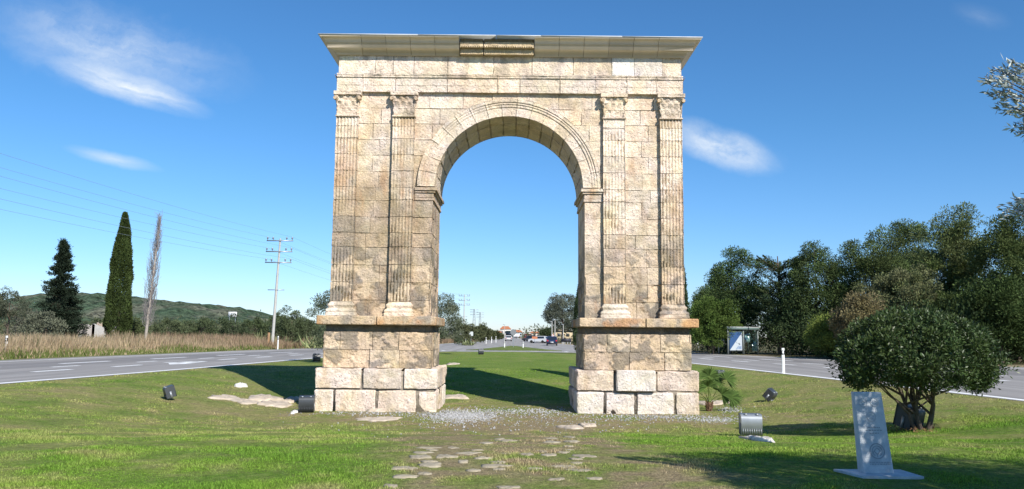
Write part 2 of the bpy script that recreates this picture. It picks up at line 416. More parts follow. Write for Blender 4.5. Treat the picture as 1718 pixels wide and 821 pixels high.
for sd in (-1, 1):
    line(sd, 0, 8, 79, .30, .32*sd)
    for d0 in np.arange(6, 84, 5.5):
        line(sd, .30, d0, d0+2.4, .32)
    for d0 in np.arange(8, 90, 8.5):
        line(sd, .60, d0, d0+4.2, .36)
    for d0 in np.arange(10, 90, 7.0):
        line(sd, .45, d0, d0+2.0, .26)
    line(sd, .90, 18, 79, .22)
strip(mb, lambda D: -5.5+0*D, lambda D: 5.5+0*D, np.array([82.3, 82.8]), .008, 1)
for sgn in (-1, 1):
    e = (lambda D: Lo(D)+.6) if sgn < 0 else (lambda D: Ro(D)-.6)
    strip(mb, lambda D: e(D)-.12, lambda D: e(D)+.12, np.geomspace(84, 900, 30), .008, 1)
x, y, z = G(318, 609)          # turn arrow on the left carriageway
mb.add([(x-.2, y+2.2, .009), (x+.2, y+2.2, .009), (x+.2, y-1, .009), (x-.2, y-1, .009)], [(0, 3, 2, 1)])
mb.add([(x-.75, y-1, .009), (x+.75, y-1, .009), (x, y-2.6, .009)], [(0, 2, 1)])
mb.add([(x-.2, y+.9, .0095), (x-.2, y+.2, .0095), (x-1.3, y-.5, .0095), (x-1.3, y+.1, .0095)], [(0, 3, 2, 1)])
tag(mb.build('road_markings', M_mark), 'white painted lane lines and arrow on the road', 'road markings', kind='structure')
mb = MB(); ds = np.linspace(88, 122, 12); hw = lambda D: np.interp(D, [88, 92, 122], [5.2, 4.0, .3])
strip(mb, lambda D: .3+hw(D), lambda D: .3-hw(D), ds, .06, 4, lambda S, D: np.tile([.12, .17, .04], S.shape+(1,)))
mb.box(-4.9, 5.5, 88-26.02, 88-26, 0, .055, (.12, .17, .04))
tag(mb.build('grass_island', M_lawn), 'small grass traffic island beyond the arch', 'traffic island', kind='structure')
# hill
mb = MB(); hx = np.linspace(-1700, 900, 330); hy = np.linspace(1100, 2600, 50); A, B = np.meshgrid(hx, hy, indexing='ij')
def ridge(x):
    px = x/1750*1350+859
    return np.interp(px, [-500, -100, 0, 60, 130, 190, 270, 330, 400, 460, 530, 600, 700], [58, 48, 62, 76, 82, 80, 73, 66, 54, 38, 22, 8, -6])
Zh = ridge(A*1750/(B+26))*np.sin(np.clip((B-1050)/700, 0, 1)*math.pi/2)**1.0*(.84+.30*fbm(np.stack([A*.006, B*.006, A*0], -1), 5, 3)) - 3 + 10*(vnoise(np.stack([A*.09, B*.09, A*0], -1), 6)-.5)
cn = fbm(np.stack([A*.02, B*.02, A*0], -1), 5, 9)
ni, nj = A.shape; idx = np.arange(ni*nj).reshape(ni, nj)
q = np.stack([idx[:-1, :-1], idx[1:, :-1], idx[1:, 1:], idx[:-1, 1:]], -1).reshape(-1, 4)
mb.add(np.stack([A, B, Zh], -1).reshape(-1, 3), q, lerp([.060, .092, .055], [.15, .15, .11], np.clip((cn-.5)*4, 0, 1)).reshape(-1, 3))
M_hill = mat('wooded_hillside', None, .95, .09, .8, 1.0, .09, bdist=14, spec=.03)
tag(mb.build('hill', M_hill, smooth=True), 'low wooded hill on the horizon', 'hill', kind='structure')
# ------------------------------------------------------------------ the arch
AX = -.12
arch = empty('triumphal_arch', (AX, 1.85, -.77), 'tall weathered Roman stone triumphal arch standing on the grass', 'arch')
def tone(z): return None
CRE = np.array([.80, .66, .525]); TAN = np.array([.54, .405, .275]); GRY = np.array([.275, .235, .19]); ORG = np.array([.52, .27, .12]); PNK = np.array([.72, .60, .51]); OCH = np.array([.60, .45, .295])
def stonecol(seed, kind=None):
    rs = np.random.default_rng(seed*13+5); br = rs.uniform(.84, 1.10); hue = rs.uniform(-.03, .03); pick = rs.random()
    def f(P):
        x = P[:, 0]-AX; z = P[:, 2]; Q = P.copy()
        n1 = fbm(Q*.55+2, 3, 61); n2 = fbm(Q*1.9, 4, 62); n3 = fbm(Q*np.array([3., 3., .7]), 4, 63); n4 = fbm(Q*6, 3, 64)
        c = lerp(TAN, CRE, np.clip(sst(2.8, 7.8, z+1.8*(n1-.5)+(x > 0)*1.6)+.3*(n2-.5), 0, 1))
        c = lerp(c, TAN*.93, .75*sst(.44, .60, n1)*np.exp(-((x+4.4)/1.4)**2-((z-5.4)/1.7)**2))
        c = lerp(c, OCH, np.clip((n2-.50)*3, 0, .6))
        lp = sst(-2.2, -2.6, x)*sst(8.2, 5.4, z+2.2*(n1-.5))*(z > 2.2); c = lerp(c, np.array([.35, .27, .185]), lp*np.clip(.55+1.6*(n2-.42), 0, .9))
        c = lerp(c, np.array([.33, .285, .22]), np.clip((n4-.60)*4, 0, .45)*(z > 2.2)*sst(10.2, 6, z))
        low = sst(5.4, 3.0, z)*(z > 2.2)
        gr = np.clip((n3-.50)*4, 0, 1)*(.18+.75*low)
        outer = sst(4.6, 5.3, np.abs(x)); gr = np.clip(gr+.6*outer*sst(5.8, 4.6, z)*sst(.36, .58, n2)*(z > 2.2), 0, .9)
        c = lerp(c, GRY, gr)
        c = lerp(c, ORG, np.clip((n3-.57)*5, 0, .55)*(.35+.5*np.exp(-((z-6.6)/.7)**2)+.5*((z > 2.2) & (z < 3))))
        if kind == 'podium':
            c = lerp(OCH*np.array([.95, 1, 1.05]), CRE, np.clip((n2-.4)*3, 0, 1)); c = lerp(c, GRY*.85, np.clip(sst(.46, .60, n3)*.75 + .8*(1-sst(.0, .2, np.abs(z-1.87)))*0, 0, .9))
            if pick > .65: c = lerp(c, OCH*.95, .7*np.ones(len(c)))
            if pick < .3: c = lerp(c, GRY, .45*np.ones(len(c)))
        if kind in (None, 'podium'):
            fk = flake(Q)*flakew(z); c = lerp(c, np.array([.64, .50, .355]), fk*.7); c = lerp(c, GRY*.92, (1-flake(Q))*flakew(z)*sst(.36, .52, n2)*.8)
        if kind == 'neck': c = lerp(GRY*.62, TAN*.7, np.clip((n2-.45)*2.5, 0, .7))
        if kind == 'slab':
            c = lerp(OCH, GRY*1.25, np.clip((n3-.43)*4, 0, .9)); c = lerp(c, ORG*1.05, np.clip((n2-.52)*5, 0, .7))
        if kind == 'base':
            c = lerp(PNK, CRE, np.clip(n2, 0, 1)); c = lerp(c, OCH, np.clip((n3-.54)*4, 0, .75)); c = lerp(c, GRY, np.clip((n1-.56)*3, 0, .4)*(pick > .5))
            if pick > .85: c = lerp(c, np.array([.75, .70, .64]), .7*np.ones(len(c)))
            if .5 < pick < .62: c = lerp(c, GRY*1.25, .6*np.ones(len(c)))
        if kind == 'ring': c = lerp(c, CRE*1.02, .4*np.ones(len(c)))
        if kind == 'frieze': c = lerp(c, CRE*1.1, .8*np.ones(len(c))); c = lerp(c, GRY*1.3, np.clip((n3-.52)*3, 0, .5))
        if kind == 'arc': c = lerp(c, CRE*1.03, .5*np.ones(len(c))); c = lerp(c, GRY*1.1, np.clip((n3-.50)*3, 0, .5)*sst(10.22, 10.32, z))
        if kind == 'cap': c = lerp(CRE, TAN, np.clip((n2-.45)*3, 0, 1)); c = lerp(c, GRY, np.clip((n3-.55)*3, 0, .6))
        if kind == 'new': c = np.tile([.80, .72, .655], (len(c), 1))
        c = c*br*(.93+.14*n4[:, None]); c[:, 0] *= 1+hue; c[:, 2] *= 1-hue
        return np.clip(c, 0, .85)
    return f
sid = [0]
def nid(): sid[0] += 1; return sid[0]
def splits(a, b, wd, off, rs):
    n = max(1, int(round((b-a)/wd))); q = np.linspace(a, b, n+1)
    if n > 1:
        q[1:-1] += off*wd*.5+rs.uniform(-.14, .14, n-1)*wd
    q = q[(q > a+.2) & (q < b-.2)]
    return np.concatenate([[a], q, [b]])
def course(mb, x0, x1, y0, y1, z0, z1, wx, off, kind=None, r=.004, amp=.010, chip=.012, st=.04, ysplit=2, sides=('-x', '+x', '-y', '+y'), topb=(), xs=None, jit=.006, mask=None, freq=4):
    rs = np.random.default_rng(nid()+99)
    xs = splits(x0, x1, wx, off, rs) if xs is None else xs
    yf = y0+rs.uniform(.8, 1.4) if ysplit == 2 else y1
    ysp = [y0, yf, y1] if ysplit == 2 else ([y0, y0+(y1-y0)*rs.uniform(.3, .4), y0+(y1-y0)*rs.uniform(.62, .7), y1] if ysplit == 3 else [y0, y1])
    for i in range(len(xs)-1):
        for j in range(len(ysp)-1):
            fs = []
            if i == 0 and '-x' in sides: fs.append('-x')
            if i == len(xs)-2 and '+x' in sides: fs.append('+x')
            if j == 0 and '-y' in sides: fs.append('-y')
            if j == len(ysp)-2 and '+y' in sides: fs.append('+y')
            fs += list(topb)
            if not fs: continue
            a = rs.uniform(0, jit); s_ = nid()
            am = amp*rs.choice([.35, .8, 1.0, 1.5], p=[.3, .3, .25, .15])
            fine = (st, st, st)
            block(mb, (xs[i]+.001, ysp[j]+(a if j == 0 else .001), z0+.001), (xs[i+1]-.001, ysp[j+1]-.001, z1-.001), fs, fine, r, am, freq, chip, stonecol(s_, kind), seed=s_, mask=mask, extra=flakex if kind in (None, 'podium') else None, tx=-1 if kind in ('base', 'slab') else (.45 if kind == 'podium' else .85))
def core(mb, *a): mb.box(*a, col=TAN*.8)
def flakew(z): return np.where(z > 2.2, sst(5.4, 3.4, z), (z > .6)*1.0)
def flake(P): return sst(.485, .53, fbm(P*np.array([2.3, 2.3, 2.8]), 4, 88))
def flakex(P0, N, fc): return .034*flake(P0)*flakew(P0[..., 2])
H = 1
for sd in (-1, 1):
    def xr(a, b): return (AX-b, AX-a) if sd < 0 else (AX+a, AX+b)
    # foundation courses
    mb = MB(); x0, x1 = xr(2.22, 6.16)
    xs1 = (np.array([-6.28, -5.62, -4.28, -2.98, -2.34]) if sd < 0 else np.array([2.10, 3.0, 4.0, 5.25, 6.04]))
    xs2 = (np.array([-6.28, -4.75, -3.45, -2.34]) if sd < 0 else np.array([2.10, 3.33, 4.65, 6.04]))
    course(mb, x0, x1, 0, 3.7, -1.0, -.08, 1.1, 0, 'base', .065, .075, .09, .045, 3, topb=('+z',), xs=xs1, jit=.05, freq=2.2)
    course(mb, x0+.01, x1-.01, .01, 3.69, -.08, .60, 1.3, 1, 'base', .05, .06, .07, .045, 3, topb=('+z',), xs=xs2, jit=.05, freq=2.6)
    if sd > 0: block(mb, (3.36, -.08, -.06), (4.62, .3, .615), ('-y', '-x', '+x', '+z', '-z'), (.04, .06, .04), .05, .03, 3, .05, stonecol(nid(), 'new'), seed=77)
    mb.box(x0+.1, x1-.1, .11, 3.6, -.9, .5, GRY*1.1); mb.build('foundation', M_stone, arch)
    mb = MB(); x0, x1 = xr(2.47, 5.97)
    course(mb, x0, x1, .25, 3.45, .60, 1.18, 1.15, .5, 'podium', .010, .022, .02, .03, 3, jit=.015, freq=4.5)
    course(mb, x0, x1, .25, 3.45, 1.18, 1.76, .95, -.5, 'podium', .010, .022, .02, .03, 3, jit=.015, freq=4.5)
    core(mb, x0+.085, x1-.085, .335, 3.36, .55, 1.75)
    course(mb, x0+.05, x1-.05, .31, 3.39, 1.76, 1.97, 1.2, .3, 'neck', .015, .02, .03, .035, 2)
    core(mb, x0+.1, x1-.1, .37, 3.33, 1.7, 2.0); mb.build('podium', M_stone, arch)
    mb = MB(); x0, x1 = xr(2.31, 6.17)
    course(mb, x0, x1, .02, 3.68, 1.97, 2.27, 1.7, .3, 'slab', .035, .018, .035, .035, 2, topb=('+z', '-z'))
    core(mb, x0+.06, x1-.06, .1, 3.6, 2.0, 2.25); mb.build('podium_cornice', M_stone, arch)
    # pier wall
    mb = MB(); x0, x1 = xr(2.53, 5.82); zs = np.array([2.27, 2.80, 3.38, 3.96, 4.55, 5.02, 5.56, 6.12])
    for k in range(7):
        rs = np.random.default_rng(400+k*7+sd)
        inner = 3.2+rs.uniform(-.05, .55)*(k % 2); m1 = rs.uniform(4.2, 4.75)
        cuts = sorted([2.53, max(inner, 3.12), m1, 5.82]) if rs.random() > .35 else [2.53, 3.5, 4.6 if k % 2 else 4.25, 5.82]
        xs = np.array([AX-c for c in cuts[::-1]]) if sd < 0 else np.array([AX+c for c in cuts])
        course(mb, x0, x1, .5, 3.2, zs[k], zs[k+1], 1, 0, None, .005, .020, .03, .03, 3, xs=xs, jit=.006)
    core(mb, x0+.075, x1-.075, .575, 3.12, 2.2, 6.1)
    course(mb, x0, x1, .5, 3.2, 6.12, 6.54, 1.2, .2, None, .005, .014, .012, .035, 3)
    mb.build('pier', M_stone, arch)
    # impost: moulded band round the inner end of the pier
    mb = MB(); xa, xb = (AX-3.15, AX-2.53) if sd < 0 else (AX+2.53, AX+3.15)
    for (z0, z1, e) in ((6.12, 6.22, .045), (6.22, 6.38, .03), (6.38, 6.45, .085), (6.45, 6.56, .14)):
        l, r_ = (xa, xb+e) if sd < 0 else (xa-e, xb)
        block(mb, (l, .5-e*.8, z0), (r_, 3.2+e, z1), ('-y', '-x', '+x', '+z', '-z', '+y'), (.04, .08, .03), .018, .014, 5, .03,
              stonecol(nid(), None), seed=nid())
    mb.build('impost', M_stone, arch)
# spandrel wall
mb = MB(); zs = np.array([6.54, 7.10, 7.66, 8.20, 8.75, 9.28, 9.82]); ZC = 6.6
msk = lambda c: np.hypot(c[:, 0]-AX, c[:, 2]-ZC) > 2.72
for k in range(6):
    rs = np.random.default_rng(70+k); off = (k % 2)*.5
    base_ = list(np.arange(.4+off*.7, 5.5, 1.0)+rs.uniform(-.12, .12, len(np.arange(.4+off*.7, 5.5, 1.0))))
    base_ = [b for b in base_ if b < 5.5]
    xs = np.array(sorted([AX-5.82]+[AX-b+.1 for b in base_]+[AX+b for b in base_]+[AX+5.82]))
    course(mb, AX-5.82, AX+5.82, .5, 3.2, zs[k], zs[k+1], 1, 0, None, .004, .018, .012, .035, 1, xs=xs, jit=.006, mask=msk)
# core behind as a ring-cut wall: vertical slabs
for xx in np.arange(-5.76, 5.7, .12):
    lowz = 6.5 if abs(xx+.06) > 2.75 else ZC+math.sqrt(max(0, 2.78**2-(abs(xx+.06)-.06)**2))
    if lowz < 9.8: core(mb, AX+xx, AX+xx+.12, .538, 3.16, lowz, 9.82)
mb.build('spandrel_wall', M_stone, arch)
# archivolt
mb = MB(); R0 = 2.42; nv = 17
def ringwarp(P):
    th = math.pi-P[:, 0]/R0; o = P.copy(); o[:, 0] = AX+np.cos(th)*P[:, 2]*1.02; o[:, 2] = ZC+np.sin(th)*P[:, 2]; return o
def ringextra(P0, N, fc):
    if fc != '-y': return np.zeros(P0.shape[:-1])
    r = P0[..., 2]; e = -(sst(2.70, 2.72, r)*.03+sst(2.78, 2.80, r)*.025+sst(2.86, 2.88, r)*.02)
    e += .03*np.exp(-((r-2.715)/.012)**2)+.03*np.exp(-((r-2.80)/.012)**2)+.035*np.exp(-((r-2.875)/.012)**2)
    wear = fbm(np.stack([P0[..., 0]*1.2, P0[..., 2]*2, P0[..., 0]*0], -1), 3, 55); return e*np.clip(1.5-1.2*wear, .2, 1)
L = math.pi*R0
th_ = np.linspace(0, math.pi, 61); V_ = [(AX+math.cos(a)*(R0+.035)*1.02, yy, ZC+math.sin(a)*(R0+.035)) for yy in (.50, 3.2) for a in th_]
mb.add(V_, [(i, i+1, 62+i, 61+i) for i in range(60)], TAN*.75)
for i in range(nv):
    s_ = nid(); cf = stonecol(s_, 'ring')
    cw = lambda P, cf=cf: cf(ringwarp(P))
    a, b = i*L/nv, (i+1)*L/nv
    block(mb, (a, .46, R0), (b, 1.5, 3.0), ('-y', '-z', '+z'), (.045, .045, .012), .003, .016, 4.5, .006, cw, ringwarp, ringextra, seed=s_, tx=.9)
    s_ = nid(); cf2 = stonecol(s_, 'ring')
    block(mb, (a, 1.503, R0), (b, 3.24, 3.0), ('-z', '+y'), (.06, .06, .03), .003, .02, 4.5, .02, lambda P, c=cf2: c(ringwarp(P)), ringwarp, seed=s_, tx=.9)
mb.build('archivolt', M_stone, arch)
# pilasters
def fluted(P0, N, fc, cx=0, wear=.3, z0=0):
    if fc != '-y': return np.zeros(P0.shape[:-1])
    u = (P0[..., 0]-cx+.37)/.74; ph = (u*7) % 1
    fl = np.clip(np.sin(ph*math.pi), 0, 1)**.7*.040*((u > .0) & (u < 1))
    wn = fbm(P0*np.array([1.1, 1, 1.0]), 4, 77); fade = np.clip((wn-.58+wear)*6, 0, .85)
    return fl*(1-fade)+fade*.022
def capwarp(cx, z0, z1, w0, w1):
    def f(P):
        v = np.clip((P[:, 2]-z0)/(z1-z0), 0, 1); e = w0+(w1-w0)*(v**2.2)
        o = P.copy(); o[:, 0] = cx+(P[:, 0]-cx)*e; o[:, 1] = P[:, 1]-(e-1)*.30*(P[:, 1] < .5); return o
    return f
for k, (c0, wear) in enumerate(((-5.45, .02), (-3.55, .08), (3.51, .12), (5.42, -.03))):
    cx = AX+c0; mb = MB(); zs = [2.74, 3.38, 3.96, 4.55, 5.02, 5.56, 6.12, 6.54, 7.10, 7.66, 8.20, 8.62, 8.98]
    for j in range(len(zs)-1):
        s_ = nid(); wr = wear+np.random.default_rng(s_).uniform(-.03, .05)+(.03 if j < 3 else 0)
        a = np.random.default_rng(s_+1).uniform(0, .008); sh = np.random.default_rng(s_+2).uniform(-.006, .006)
        block(mb, (cx-.375+sh, .35+a, zs[j]+.002), (cx+.375+sh, .52, zs[j+1]-.002), ('-y', '-x', '+x'), (.0132, .05, .045), .012, .016, 5, .07,
              stonecol(s_, None), extra=lambda P0, N, fc: fluted(P0, N, fc, cx, wr, s_*3.1), seed=s_)
    core(mb, cx-.33, cx+.33, .40, .53, 2.7, 8.98)
    pil = mb.build('pilaster', M_stone, arch)
    if k == 0: pil['label'] = 'leftmost fluted pilaster, greyed and worn at its foot'
    def sub(mbx, name):
        o = mbx.build(name, M_stone, None); me = o.data; v = np.zeros(len(me.vertices)*3, np.float32); me.vertices.foreach_get('co', v)
        v = v.reshape(-1, 3)-np.array(arch.location, np.float32); me.vertices.foreach_set('co', v.ravel()); o.parent = pil; return o
    # base with torus and scotia
    mb = MB(); s_ = nid()
    def bw(P, cx=cx):
        v = (P[:, 2]-2.27)/.47; e = np.interp(v, [0, .2, .22, .34, .46, .5, .56, .68, .74, .82, .9, 1], [.125, .125, .10, .125, .09, .045, .04, .06, .075, .05, .01, 0])
        o = P.copy(); o[:, 0] = cx+np.sign(P[:, 0]-cx)*(np.abs(P[:, 0]-cx)+e*np.clip(np.abs(P[:, 0]-cx)/.3, 0, 1)); o[:, 1] = P[:, 1]-e*np.clip((.5-P[:, 1])/.15, 0, 1); return o
    block(mb, (cx-.375, .35, 2.27), (cx+.375, .52, 2.74), ('-y', '-x', '+x', '+z'), (.04, .05, .022), .012, .02, 5, .04, stonecol(s_, 'cap' if k != 3 else None), bw, seed=s_)
    sub(mb, 'pilaster_base')
    # corinthian capital
    mb = MB(); s_ = nid()
    def leafx(P0, N, fc, cx=cx):
        if fc == '-y': u = (P0[..., 0]-cx)/.375
        else: u = (P0[..., 1]-.4)/.2
        v = (P0[..., 2]-8.98)/.68; h = 0
        for (v0, v1, cs, hw_, hh) in ((.0, .42, (-.8, -.27, .27, .8), .27, .05), (.3, .72, (-.53, 0, .53), .27, .075), (.62, .95, (-.85, .85), .24, .11), (.66, .93, (-.25, .25), .18, .06)):
            for c_ in cs:
                du = np.clip(1-((u-c_)/hw_)**2, 0, 1); t_ = np.clip((v-v0)/(v1-v0), 0, 1); h = h+hh*du*(t_**1.4)*(v < v1)*(v > v0)
                h = h-.014*np.abs(np.sin((u-c_)*38))*du*(v < v1)*(v > v0)
        return -h+.035+.03*(fbm(P0*14, 3, 12)-.5)
    block(mb, (cx-.375, .33, 8.98), (cx+.375, .52, 9.66), ('-y', '-x', '+x'), (.016, .04, .018), .01, .03, 7, .04, stonecol(s_, 'cap'), capwarp(cx, 8.98, 9.66, 1.0, 1.17), leafx, seed=s_)
    block(mb, (cx-.47, .22, 9.65), (cx+.47, .52, 9.80), ('-y', '-x', '+x', '-z'), (.03, .04, .03), .025, .03, 7, .06, stonecol(nid(), 'cap'),
          extra=lambda P0, N, fc: (.06*(1-((P0[..., 0]-cx)/.47)**2)*(fc == '-y')), seed=s_+1)
    for sx in (-1, 1):
        n_ = 7; th = np.linspace(0, 2*math.pi, 9)[:-1]
        mb.tube([(cx+sx*.41, .24, 9.55), (cx+sx*.41, .40, 9.55)], [.06, .06], 9, TAN*1.1)
    block(mb, (cx-.40, .32, 8.93), (cx+.40, .52, 8.985), ('-y', '-x', '+x', '-z', '+z'), (.05, .05, .02), .02, .01, 6, .03, stonecol(nid(), 'cap'), seed=3)
    sub(mb, 'capital')
# architrave and frieze
mb = MB()
def acr(P0, N, fc):
    z = P0[..., 2]; e = -(sst(10.02, 10.03, z)*.012)-(sst(10.27, 10.29, z)*.045)-(sst(10.35, 10.36, z)*.02)+.03*np.exp(-((z-10.28)/.012)**2)+.025*np.exp(-((z-10.35)/.01)**2)
    wr = fbm(P0*np.array([1.3, 1, 3]), 4, 91); return e*np.clip(1.7-1.6*wr, .1, 1.2)
rs = np.random.default_rng(5); xs = np.array([-5.84, -4.95, -3.85, -2.1, -.4, .35, 1.7, 2.9, 3.95, 4.95, 5.84])+AX; xs[1:-1] += .0
for i in range(len(xs)-1):
    s_ = nid(); newb = i >= 8; fs = ['-y', '-z', '+y']+(['-x'] if i == 0 else [])+(['+x'] if i == len(xs)-2 else [])
    block(mb, (xs[i]+.002, .37+rs.uniform(0, .012), 9.80), (xs[i+1]-.002, 3.33, 10.42), fs, (.05, .07, .014), .007, .006 if newb or i == 0 else .022, 6, .03, stonecol(s_, 'arc'), extra=acr, seed=s_, tx=.85)
core(mb, AX-5.78, AX+5.78, .45, 3.25, 9.82, 10.44); mb.build('architrave', M_stone, arch)
mb = MB(); xs = np.array([-5.80, -4.55, -3.95, -3.25, -2.1, -.55, .75, 2.15, 3.45, 4.2, 5.15, 5.80])+AX
for i in range(len(xs)-1):
    s_ = nid(); fs = ['-y', '+y']+(['-x'] if i == 0 else [])+(['+x'] if i == len(xs)-2 else []); nb = i in (8, 9)
    block(mb, (xs[i]+.002, .40+rs.uniform(0, .012)-(0.01 if nb else 0), 10.42), (xs[i+1]-.002, 3.28, 11.10), fs, (.045, .08, .045), .01, .002 if nb else .02, 5, 0 if nb else .02, stonecol(s_, 'new' if nb else 'frieze'), seed=s_, tx=.85)
core(mb, AX-5.74, AX+5.74, .46, 3.22, 10.4, 11.2); mb.build('frieze', M_stone, arch)
# cornice
PR = [(0, 11.06), (.08, 11.06), (.08, 11.15), (.15, 11.155), (.155, 11.21), (.33, 11.215), (.335, 11.37), (.37, 11.375), (.38, 11.42), (.42, 11.49), (.46, 11.52), (.55, 11.525), (.56, 11.577)]
def prof_seg(mb, side, a, b, prof, col, miter0=0, miter1=0):
    # side: 'f' front (along x), 'l','r' sides (along y), 'b' back ; miter: the end moves out with the profile
    V_ = []; n = len(prof)
    for (t_, m) in ((a, miter0), (b, miter1)):
        for (o, z) in prof:
            tt = t_+m*o
            if side == 'f': V_.append((tt, .40-o, z))
            elif side == 'b': V_.append((tt, 3.28+o, z))
            elif side == 'l': V_.append((AX-5.80-o, tt, z))
            else: V_.append((AX+5.80+o, tt, z))
    f = [(i, i+1, n+i+1, n+i) for i in range(n-1)]
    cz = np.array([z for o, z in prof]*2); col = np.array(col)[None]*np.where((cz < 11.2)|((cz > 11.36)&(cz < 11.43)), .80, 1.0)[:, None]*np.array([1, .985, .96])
    if side in ('b', 'l'): f = [x[::-1] for x in f]
    mb.add(V_, f, col)
    for base in (0, n):
        mb.add(np.vstack([V_[base:base+n], [np.array(V_[base+n-1])*0+np.array([V_[base][0], V_[base][1], V_[base+n-1][2]])]]), [(i, i+1, n) for i in range(n-1)], col.mean(0))
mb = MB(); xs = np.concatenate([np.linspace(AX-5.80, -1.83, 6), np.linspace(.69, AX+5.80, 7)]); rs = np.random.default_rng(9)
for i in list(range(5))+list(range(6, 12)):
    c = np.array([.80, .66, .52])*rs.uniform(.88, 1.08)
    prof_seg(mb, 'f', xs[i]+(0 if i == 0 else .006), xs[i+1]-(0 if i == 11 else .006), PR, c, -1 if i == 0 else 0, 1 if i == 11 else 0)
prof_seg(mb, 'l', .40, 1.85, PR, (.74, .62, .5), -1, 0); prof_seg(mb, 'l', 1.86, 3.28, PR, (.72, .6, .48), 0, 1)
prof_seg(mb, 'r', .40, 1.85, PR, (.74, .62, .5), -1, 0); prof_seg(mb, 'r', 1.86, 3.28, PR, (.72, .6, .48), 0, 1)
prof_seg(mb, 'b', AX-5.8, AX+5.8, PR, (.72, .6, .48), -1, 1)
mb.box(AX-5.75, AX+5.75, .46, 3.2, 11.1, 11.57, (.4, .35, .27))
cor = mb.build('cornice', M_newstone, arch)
mb = MB()
for i, (a, b) in enumerate(((-1.82, -1.02), (-1.01, .68))):
    s_ = nid(); c = lambda P, s_=s_: lerp(stonecol(s_, None)(P), np.array([.50, .38, .22]), .75*np.ones(len(P)))
    block(mb, (a, .03, 11.25), (b, .45, 11.44), ('-y', '-z', '+z'), (.05, .06, .03), .01, .012, 6, .02, c, seed=s_)
    block(mb, (a, .17, 11.06), (b, .45, 11.25), ('-y', '-z'), (.05, .06, .03), .015, .02, 6, .03, c, seed=s_+9)
    block(mb, (a, .05, 11.44), (b, .45, 11.56), ('-y', '+z'), (.05, .06, .03), .02, .02, 6, .03, lambda P: np.tile([.20, .16, .10], (len(P), 1)), seed=s_+9)
for xx in np.arange(-1.75, .64, .075): mb.box(xx, xx+.032, .005, .06, 11.262, 11.288, (.30, .23, .13))
mb.build('old_cornice_stone', M_stone, arch)['label'] = 'dark original cornice stone with a row of small dentils'
mb = MB()
for (a, b) in ((AX-6.40, -3.2), (-3.19, -.6), (-.59, .9), (.91, 3.6), (3.61, AX+6.40)): mb.box(a, b, -.19, 3.9, 11.580+.003*(a > 0), 11.605+.003*(a > 0))
mb.build('lead_cover_sheet', M_lead, arch)
# ------------------------------------------------------------------ turf blades, gravel, stones
def blades(mb, x, y, z, h, wd, col, lean=.5, r=rng):
    n = len(x); a = r.uniform(0, 2*math.pi, n); dx, dy = np.cos(a)*wd/2, np.sin(a)*wd/2
    l = r.uniform(0, lean, n)*h; b = r.uniform(0, 2*math.pi, n)
    v = np.stack([np.stack([x-dx, y-dy, z], -1), np.stack([x+dx, y+dy, z], -1), np.stack([x+np.cos(b)*l, y+np.sin(b)*l, z+h], -1)], 1)
    mb.add(v.reshape(-1, 3), np.arange(n*3).reshape(-1, 3), np.repeat(col, 3, 0))
def bareness(x, y):
    P = np.stack([x, y, x*0], -1); d = y+26
    path = (1-sst(1.2, 2.9, np.abs(x-.1+.4*np.sin(y*.5))))*(d < 26)
    near = np.exp(-((x/8.)**2))*np.exp(-((d-25.)/3.5)**2)
    return np.clip(.10+.9*path*sst(.28, .5, fbm(P*1.6, 3, 51))+.8*near, 0, .97)
N = 270000
sv = rng.uniform(0, 1, N); invd = 1/8.0+(1/42.-1/8.0)*sv**.9; d = 1/invd; x = rng.uniform(-.72, .72, N)*d; y = d-26
k = (x > Ln(d)+.1) & (x < Rn(d)-.1) & (rng.random(N) > bareness(x, y))
inb = ((np.abs(x-AX) > 2.2) & (np.abs(x-AX) < 6.2) & (y > -.05) & (y < 3.75)); k &= ~inb
x, y, d = x[k], y[k], d[k]; mb = MB()
for rep in range(3):
    xx = x+rng.normal(0, .02, len(x)); yy = y+rng.normal(0, .02, len(x)); gcx = grasscol(xx, yy)*rng.uniform(.5, 1.75, len(x))[:, None]*1.3
    tl = np.clip(fbm(np.stack([xx*1.3, yy*1.3, xx*0], -1), 3, 14)*2-.5, .35, 1.3)
    blades(mb, xx, yy, hollow(xx, yy)-.012, rng.uniform(.016, .05, len(x))*tl*(1+d/45), .007*(1+d/11), np.clip(gcx, 0, .6), 1.1)
tag(mb.build('lawn_grass', M_blade), 'short patchy green and straw coloured grass on the lawn', 'grass', kind='stuff')
# gravel
def gravel_pts(px, py, sx, sy, n):
    out = []
    for _ in range(n):
        a, b = rng.normal(0, 1, 2); out.append(G(px+a*sx, py+b*sy))
    return out
pts = []
for (px, py, sx, sy, n) in ((775, 699, 30, 5, 2600), (830, 690, 60, 3.5, 420), (905, 691, 35, 3, 380), (625, 694, 55, 2.2, 330), (1120, 701, 60, 3, 520), (1200, 705, 22, 2.5, 500), (1225, 688, 12, 2.5, 200), (850, 702, 110, 9, 450), (860, 712, 150, 9, 200), (1060, 699, 60, 4, 250), (700, 688, 30, 4, 130)):
    pts += gravel_pts(px, py, sx, sy, n)
P = np.array(pts); P = P[~((np.abs(P[:, 0]-AX) > 2.15) & (np.abs(P[:, 0]-AX) < 6.2) & (P[:, 1] > -.02) & (P[:, 1] < 3.7))]; n = len(P)
oc = np.array([(1, 0, 0), (-1, 0, 0), (0, 1, 0), (0, -1, 0), (0, 0, 1), (0, 0, -1)], float)
sz = rng.uniform(.008, .026, n)*rng.choice([1, 1, 1.5], n); v = oc[None]*sz[:, None, None]*rng.uniform(.6, 1.3, (n, 6, 3)); a = rng.uniform(0, 6.3, n)
